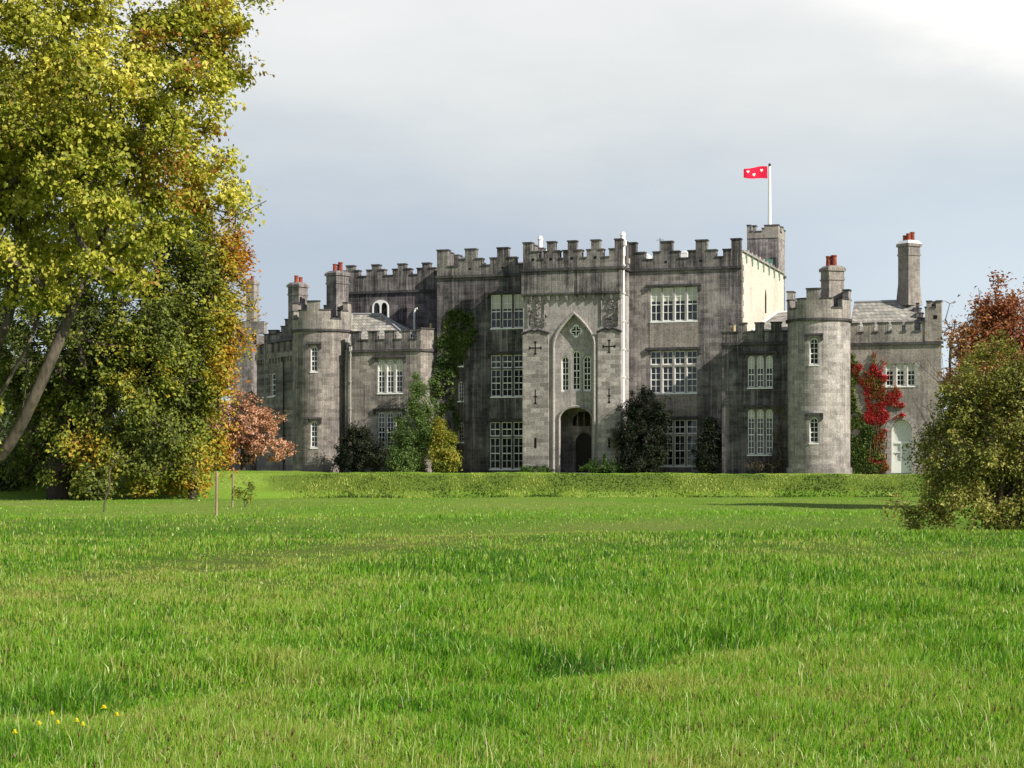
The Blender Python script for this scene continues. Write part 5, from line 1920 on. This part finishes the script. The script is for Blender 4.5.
# dark laurel-like growth around the chestnut's foot and at the left edge
for k, (px, Yd, rx, rz, lf, lab) in enumerate([
        (4, 108, 1.6, 1.1, 'wood', 'low green bush at the left edge beside the chestnut trunk'),
        (92, 100, 1.1, .9, 'chestnut', 'low yellowing bush right of the chestnut trunk')]):
    b_ = (at(px, 500, Yd).x, Yd, 0)
    tree('bush', lab, 'bush', b_, [[b_, (b_[0], Yd, rz * .6)]], [(b_[0], Yd, rz * .9, rx, rx * .8, rz)],
         40, 3500, .22, lf, M['twig'], 70 + k, t_var(80 + k, .45, .4, .8), clump_r=.4, rroot=.06, rmin=.012, zmin=.1, seg=.6)

# ---- russet small tree before the left wing ----
b_ = (at(243, 470, 127).x, 127, CG)
R_ = lambda px, py, dy=0: tuple(at(px, py, 127 + dy))
tree('russet_tree', 'small spreading tree with salmon and russet leaves before the left wing', 'tree', b_,
     [[b_, R_(243, 455), R_(240, 440), R_(236, 420), R_(232, 405)], [R_(241, 445), R_(258, 435), R_(272, 432), R_(284, 438)], [R_(238, 430), R_(220, 425), R_(208, 420)]],
     [E(236, 416, 127, 2.5, 2.0, 1.7), E(258, 430, 127, 1.9, 1.8, 1.5), E(275, 447, 127, 1.3, 1.3, .8), E(215, 425, 127, 1.8, 1.7, 1.6), E(230, 450, 127, 2.4, 1.8, .9)],
     300, 13000, .16, 'russet', M['bark_dark'], 23, t_var(33, .6, .35, 1.2), clump_r=.42, rroot=.16, rmin=.018, shell=.3, zmin=CG + .6, seg=.7, flat=.6)

# ---- right: spreading olive shrub in front, copper tree behind ----
Y3 = 50.0
E3 = lambda px, py, rx, ry, rz, dy=0: E(px, py, Y3, rx, ry, rz, dy)
b_ = (at(1000, 531, Y3).x, Y3, 0)
B3 = lambda px, py, dy=0: tuple(at(px, py, Y3 + dy))


def t_oli(P, r):
    py = HORIZON - (P[:, 2] - EYE) / P[:, 1] * FPX
    t = .40 + .30 * noise3(P, 44, 1.1) + .26 * np.clip((420 - py) / 70, 0, 1) + r.normal(0, .15, len(P))
    return np.clip(t, 0, 1)


tree('spreading_shrub', 'large drooping olive-green shrub at the right edge of the meadow', 'shrub', b_,
     [[b_, B3(1000, 505), B3(1002, 470), B3(1005, 430), B3(1010, 395)], [B3(1000, 505), B3(975, 480), B3(950, 465), B3(930, 462), B3(915, 475)],
      [B3(1002, 470), B3(980, 435), B3(962, 415), B3(950, 400)], [B3(1000, 505), B3(1030, 470), B3(1055, 430)]],
     [E3(988, 446, 1.65, 1.6, 1.7), E3(1006, 402, 1.45, 1.5, 1.5), E3(955, 465, .85, 1.1, 1.0), E3(1050, 440, 2.1, 2, 2.3), E3(935, 497, .5, .6, .42), E3(1015, 375, .8, .9, .8), E3(975, 392, .55, .6, .5), E3(940, 432, .45, .5, .4), E3(905, 515, .25, .3, .15), E3(922, 470, .35, .4, .18), E3(932, 452, .35, .4, .2), E3(900, 503, .3, .3, .12), E3(920, 524, .4, .5, .15), E3(975, 372, .45, .5, .35), E3(1000, 352, .6, .6, .35), E3(952, 402, .3, .4, .3),
      E3(985, 503, 1.7, 1.5, .62), E3(965, 420, .7, .8, .8), E3(918, 505, .35, .4, .22), E3(945, 515, .55, .6, .30), E3(1075, 490, 2, 1.8, 1.1)],
     430, 62000, .082, 'olive', M['twig'], 29, t_oli, clump_r=.30, rroot=.16, rmin=.007, shell=.30, zmin=.10, up=.3, droop=.5, seg=.5, bare=160)

Y4 = 78.0
b_ = (at(1012, 470, Y4).x, Y4, 0)
B4 = lambda px, py, dy=0: tuple(at(px, py, Y4 + dy))
tree('copper_beech', 'copper-red leaved tree rising behind the shrub at the right edge', 'tree', b_,
     [[b_, B4(1012, 450), B4(1010, 420), B4(1008, 380), B4(1012, 330), B4(1018, 300)], [B4(1010, 420), B4(985, 395), B4(965, 375), B4(952, 365)], [B4(1008, 390), B4(985, 350), B4(972, 330)], [B4(1010, 380), B4(1050, 330)]],
     [E(1020, 350, Y4, 2.1, 2.1, 2.4), E(990, 355, Y4, 1.2, 1.5, 1.7), E(968, 345, Y4, .75, .9, .9), E(960, 385, Y4, .75, .9, 1.1), E(1000, 312, Y4, .95, 1.0, .8), E(985, 405, Y4, 1.4, 1.3, 1.3), E(1060, 350, Y4, 2.2, 2, 2.5)],
     480, 34000, .14, 'copper', M['bark_dark'], 37, t_var(38, .55, .35, 1.0), clump_r=.42, rroot=.22, rmin=.013, shell=.3, zmin=.8, seg=.9, bare=30)
# a bare-branched young tree seen against the sky beside the wing
b_ = (at(951, 470, 150).x, 150, CG)
tree('bare_tree', 'thin almost bare tree standing against the sky beside the right wing', 'tree', b_,
     [[b_, tuple(at(951, 420, 150)), tuple(at(950, 370, 150)), tuple(at(951, 345, 150)), tuple(at(955, 325, 150))]],
     [E(953, 360, 150, 1.0, 1.0, 3.4)], 26, 110, .16, 'copper', M['bark_dark'], 39, t_var(39, .5, .3), clump_r=.6, rroot=.14, rmin=.02, zmin=CG + 3, seg=1.0)
for k, (px, Yd, hh, wd, lab) in enumerate([(1010, 200, 9, 7, 'green tree far behind the copper-red tree at the right edge'), (1080, 190, 12, 8, 'tall green tree beyond the right edge of the castle lawn')]):
    b_ = (at(px, 470, Yd).x, Yd, CG)
    tree('distant_tree', lab, 'tree', b_, [[b_, (b_[0], Yd, CG + hh * .4), (b_[0], Yd, CG + hh * .7)]],
         [(b_[0], Yd, CG + hh * .5, wd, wd * .8, hh * .45)], 90, 6500, .42, 'wood', M['bark_dark'], 50 + k, t_var(55 + k, .5, .35, .4), clump_r=1.2, rroot=.4, rmin=.03, zmin=CG + .1, seg=2.5)


# ---- shrubs at the castle foot ----
def shrub(name, label, cat, d, ells_px, nclump, nleaf, ls, leaf, seed, tint, clump_r=.35, ymid=None, **kw):
    """ells_px: (px, py, rx, ry, rz) measured on the plane d of the castle frame"""
    ells = []
    for px, py, rx, ry, rz in ells_px:
        u = U(px, d); v = wpt(u, d, 0)
        ells.append((v.x, v.y, EYE + (HORIZON - py) / FPX * v.y, rx, ry, rz))
    bx = np.mean([e[0] for e in ells]); by = ells[0][1]
    b_ = (bx, by, CG)
    hi = max(e[2] for e in ells)
    tree(name, label, cat, b_, [[b_, (bx, by, CG + .3), (bx, by, CG + (hi - CG) * .6)]], ells, nclump, nleaf, ls, leaf, M['twig'], seed, tint, clump_r=clump_r,
         rroot=kw.pop('rroot', .09), rmin=.010, zmin=CG + .02, seg=.6, shell=kw.pop('shell', .4), **kw)


shrub('evergreen_shrub', 'wide dark evergreen shrub against the foot of the left pavilion', 'shrub', -3.2,
      [(360, 450, 1.6, 1.0, 1.7), (345, 458, .9, .8, 1.0), (375, 456, 1.0, .8, 1.2), (358, 436, .9, .7, .9)], 170, 12000, .13, 'darkgreen', 101, t_var(1, .5, .4, 1.5))
shrub('climbing_shrub', 'tall pointed light-green climbing shrub on the canted corner of the pavilion', 'shrub', -2.1,
      [(412, 440, 1.7, .7, 2.2), (422, 405, 1.1, .5, 1.9), (405, 458, 1.5, .7, 1.2), (428, 425, .8, .5, 1.6), (417, 385, .3, .3, .9)], 340, 30000, .105, 'climber', 102, t_var(2, .5, .3, 1.5))
shrub('yellow_shrub', 'yellow-green bush right of the light-green climbing shrub', 'shrub', -2.0,
      [(443, 452, 1.1, .7, 1.5), (438, 432, .5, .5, 1.1), (452, 460, .6, .6, .9)], 120, 8000, .13, 'yellow', 103, t_var(3, .5, .4, 1.5))
shrub('yew_bush', 'tall dark yew bush right of the porch', 'bush', -3.0,
      [(644, 432, 1.9, 1.3, 2.5), (642, 408, 1.4, .9, 1.4), (640, 458, 1.8, 1.3, 1.3), (660, 420, .7, .8, 1.6)], 320, 34000, .11, 'darkgreen', 104, t_var(4, .3, .3, 1.5))
shrub('yew_bush', 'smaller dark bush in the corner beside the right-hand bay', 'bush', -2.5,
      [(708, 452, .95, .8, 1.5), (712, 435, .5, .5, 1.0)], 130, 13000, .11, 'darkgreen', 105, t_var(5, .3, .3, 1.5))
shrub('twiggy_bush', 'pale thin-leaved bush between the porch pier and the yew', 'bush', -3.0,
      [(619, 432, .45, .4, .9), (614, 440, .4, .4, .5)], 40, 900, .10, 'twiggy', 106, t_var(6, .6, .4, 1.5), clump_r=.3)
shrub('wall_shrub', 'sparse brown wall shrub beside the lower window of the right-hand bay', 'shrub', -3.8,
      [(780, 430, .45, .3, 2.6), (776, 462, .9, .4, .6), (760, 466, 1.2, .4, .3)], 90, 1300, .10, 'twiggy', 107, t_var(7, .3, .4, 1.5), clump_r=.3, bare=20)
shrub('hedge_plants', 'low green plants left of the porch door', 'plant', -3.6,
      [(536, 470, 1.0, .5, .28), (525, 471, .5, .4, .2)], 50, 2600, .10, 'hedge', 108, t_var(8, .5, .4, 2), clump_r=.2)
shrub('hedge_plants', 'low green plants with spiky stems right of the porch door', 'plant', -3.8,
      [(600, 468, 1.3, .5, .42), (612, 469, 1.0, .5, .35)], 70, 4200, .10, 'hedge', 109, t_var(9, .5, .4, 2), clump_r=.22)
shrub('spiky_plant', 'upright spiky green plant stems by the right porch pier', 'plant', -4.0,
      [(605, 459, .09, .09, .75), (596, 464, .07, .07, .4), (613, 464, .07, .07, .5)], 26, 900, .10, 'hedge', 110, t_var(10, .6, .3, 2), clump_r=.12, rroot=.03)


# ---- creepers on the walls ----
def inside(poly, x, y):
    c = np.zeros(len(x), bool); n = len(poly)
    j = n - 1
    for i in range(n):
        xi, yi = poly[i]; xj, yj = poly[j]
        cond = ((yi > y) != (yj > y)) & (x < (xj - xi) * (y - yi) / (yj - yi + 1e-9) + xi)
        c ^= cond
        j = i
    return c


def creeper(name, label, cat, d, polys, n, ls, leaf, seed, tintf, thick=.35, gaps=.15, stems=10):
    """leaves over a patch of wall whose outline is given on the wall plane d"""
    r = np.random.default_rng(seed); rnd = random.Random(seed)
    polys = [[(U(px, d), Z(px, py, d)) for px, py in pl] for pl in polys]
    x0 = min(p[0] for pl in polys for p in pl) - .3; x1 = max(p[0] for pl in polys for p in pl) + .3
    z0 = min(p[1] for pl in polys for p in pl) - .2; z1_ = max(p[1] for pl in polys for p in pl) + .3
    um = (x0 + x1) / 2
    root = empty(name, tuple(wpt(um, d, 0)), -THETA)
    tag(root, label, cat)
    K = n * 6
    x = r.uniform(x0, x1, K); z = r.uniform(z0, z1_, K)
    P0_ = np.stack([x, z, np.zeros(K)], 1)
    jx = x + .30 * noise3(P0_, seed + 1, 3.5) + r.normal(0, .07, K); jz = z + .35 * noise3(P0_, seed + 2, 3.0) + r.normal(0, .10, K)
    m = np.zeros(K, bool)
    for pl in polys: m |= inside(pl, jx, jz)
    m &= noise3(P0_, seed + 3, 3.4) + r.normal(0, .16, K) > (-1 + 2 * gaps) * 0.6
    x, z = x[m][:n], z[m][:n]
    k = len(x)
    P1 = np.stack([x, z, np.zeros(k)], 1)
    bulge = thick * np.clip(.45 + .6 * noise3(P1, seed + 4, 1.3), .1, 1)
    y = -r.uniform(.02, 1, k) * bulge
    P = np.stack([x - um, y, z], 1)
    o_ = np.zeros_like(P); o_[:, 1] = -1
    co, tr = leaves(P, ls, r, .2, .75, out=o_)
    tint = tintf(np.stack([x, np.zeros(k), z], 1), r)
    fast_mesh('foliage', co, tr, L[leaf], root, np.repeat(np.clip(tint, 0, 1), 4))
    b = MB()
    for q in range(stems):
        j = rnd.randrange(k)
        tx, tz = P[j][0], P[j][2]
        bx = rnd.uniform(-.5, .5) * (x1 - x0) * .3
        pts = [(bx + (tx - bx) * s + .10 * math.sin(s * 9 + q), -.03 - .02 * (q % 3), max(z0, 0) - .1 + (tz - max(z0, 0) + .1) * s) for s in [i / 8 for i in range(9)]]
        b.tube(pts, [.035 * (1 - .6 * i / 8) for i in range(9)], 5)
    b.build('stem', M['twig'], root)
    return root


creeper('climbing_ivy', 'dark green ivy patch climbing the shaded wall left of the porch', 'ivy', 0.0,
        [[(441, 318), (452, 312), (470, 316), (479, 330), (472, 345), (462, 360), (456, 385), (455, 420), (452, 472), (438, 472), (438, 330)]],
        12000, .15, 'ivy', 201, lambda P, r: .45 + .35 * noise3(P, 3, 1.1) + r.normal(0, .24, len(P)), thick=.42, gaps=.26)
creeper('green_ivy', 'green ivy at the foot of the wall beside the right round tower', 'ivy', dG,
        [[(850, 395), (857, 400), (864, 420), (872, 430), (878, 445), (880, 474), (850, 474)], [(850, 355), (855, 352), (860, 370), (856, 395), (850, 395)]],
        8000, .14, 'ivy', 202, lambda P, r: .65 + .35 * noise3(P, 5, 1.5) + r.normal(0, .2, len(P)), thick=.45)


def t_red(P, r):
    px_ = P[:, 0]; z = P[:, 2]
    t = .52 + .40 * noise3(P, 8, 2.8) + r.normal(0, .24, len(P))
    low = z < Z(870, 425, dG)
    hi = z > Z(870, 364, dG)
    t = np.where(low, t - .16, t)
    return np.where(hi, t - .42, t)


creeper('red_creeper', 'bright crimson creeper climbing the wall beside the white-framed window of the right wing', 'creeper', dG - .05,
        [[(853, 356), (862, 372), (866, 378), (871, 352), (875, 368), (881, 380), (884, 362), (886, 382), (888, 386), (898, 386), (903, 396), (902, 410), (896, 420), (890, 424), (884, 418),
          (884, 472), (868, 472), (872, 440), (872, 428), (864, 424), (866, 405), (862, 385), (856, 372)]],
        20000, .105, 'red', 203, t_red, thick=.22, gaps=.20)


# ------------------------------------------------------------------ small things on the meadow
def stake(px, py, ptop, Y, label, wd):
    g = float(height(*[(px - 512) / FPX * Y, Y]))
    x = (px - 512) / FPX * Y
    root_z = g
    h = (py - ptop) / FPX * Y
    b = MB(); r = wd / 2
    ring = [(r * math.cos(a + .4) * (1 + .1 * math.sin(3 * a)), r * math.sin(a + .4)) for a in [k * PI / 4 for k in range(8)]]
    b.prism(ring, -.3, h - .06); b.prism(ring, h - .059, h, [(p[0] * .75, p[1] * .75) for p in ring])
    o = b.build('wooden_stake', M['stake'], None, (x, Y, root_z))
    o.rotation_euler = (.01, .012, .3)
    tag(o, label, 'stake')
    return o


stake(216.3, 514, 469, EYE * FPX / (514 - HORIZON), 'taller weathered wooden stake standing on the meadow below the russet tree', .10)
stake(232.5, 508, 474.5, EYE * FPX / (508 - HORIZON), 'shorter wooden stake beside the yellowing sapling', .085)
Yp = 80.0
b_ = (at(245, 508, Yp).x, Yp, 0)
tree('sapling', 'small yellowing sapling growing beside the shorter stake', 'sapling', b_, [[b_, (b_[0] - .05, Yp, .35), (b_[0] + .1, Yp, .75)]],
     [(b_[0], Yp, .6, .42, .35, .5), (b_[0] + .28, Yp, .85, .2, .2, .3)], 26, 420, .09, 'yellow', M['twig'], 301, t_var(302, .5, .4, 2), clump_r=.16, rroot=.02, rmin=.006, zmin=.05, seg=.3)
Ys = 72.0
b_ = (at(104, 512, Ys).x, Ys, 0)
T_ = lambda px, py: tuple(at(px, py, Ys))
tree('thin_sapling', 'thin bare leaning sapling in front of the chestnut skirt', 'sapling', b_, [[b_, T_(105, 500), T_(110, 485), T_(109, 472), T_(118, 460), T_(124, 457)]],
     [(b_[0] + .5, Ys, 2.1, .35, .3, .25)], 6, 30, .10, 'yellow', M['bark'], 303, t_var(304, .5, .4, 2), clump_r=.15, rroot=.035, rmin=.008, zmin=1.0, seg=.3)
# dark stump trunk at the chestnut's right skirt
Yq = 100.0
b_ = (at(192.5, 500, Yq).x, Yq, 0)
tree('young_trunk', 'short dark leafy trunk standing under the right side of the chestnut', 'tree', b_, [[b_, tuple(at(192, 485, Yq)), tuple(at(194, 465, Yq)), tuple(at(197, 450, Yq))]],
     [(b_[0], Yq, .8, .32, .3, .8)], 30, 900, .16, 'chestnut', M['bark_dark'], 305, t_var(306, .7, .35, 2), clump_r=.2, rroot=.20, rmin=.02, zmin=.05, seg=.5)

# dandelions near the lower left
YEL = principled('dandelion_yellow', (0.85, 0.74, 0.03, 1), .7, .1)[0]
STM = principled('flower_stem', (0.14, 0.22, 0.05, 1), .7, .1)[0]
heads = [(104, 706, 'largest yellow dandelion head at the lower left'), (117, 714, 'yellow dandelion just right of the largest one'), (15, 733, 'yellow dandelion nearest the lower left corner'),
         (39, 724, 'yellow dandelion second from the left edge'), (58, 723, 'small yellow dandelion left of the close pair'), (77, 721, 'left one of the close pair of dandelions'),
         (83, 725, 'right one of the close pair of dandelions'), (52, 713, 'pale yellow half-open dandelion above the others')]
for k, (px, py, lab) in enumerate(heads):
    hz_ = .17
    Yh = (EYE - hz_) * FPX / (py - HORIZON)
    x = (px - 512) / FPX * Yh
    gz_ = float(height(x, Yh))
    r_ = .020 if k == 0 else .014
    root = empty('dandelion', (x, Yh, gz_))
    tag(root, lab, 'flower', 'dandelions in the meadow grass')
    b = MB(); b.tube([(.02, .01, 0), (.01, 0, hz_ * .5), (0, 0, hz_)], .004, 5); b.build('stem', STM, root)
    b = MB()
    for q in range(3):
        n = 14; z0 = hz_ + q * .004; ro_ = r_ * (1 - .25 * q)
        for j in range(n):
            a = 2 * PI * j / n + q * .2; w_ = .20
            b.face([(0, 0, z0), (ro_ * math.cos(a - w_), ro_ * math.sin(a - w_), z0 + .006 + q * .004), (ro_ * 1.1 * math.cos(a), ro_ * 1.1 * math.sin(a), z0 + .004 + q * .004), (ro_ * math.cos(a + w_), ro_ * math.sin(a + w_), z0 + .006 + q * .004)])
    b.build('flower_head', YEL, root)
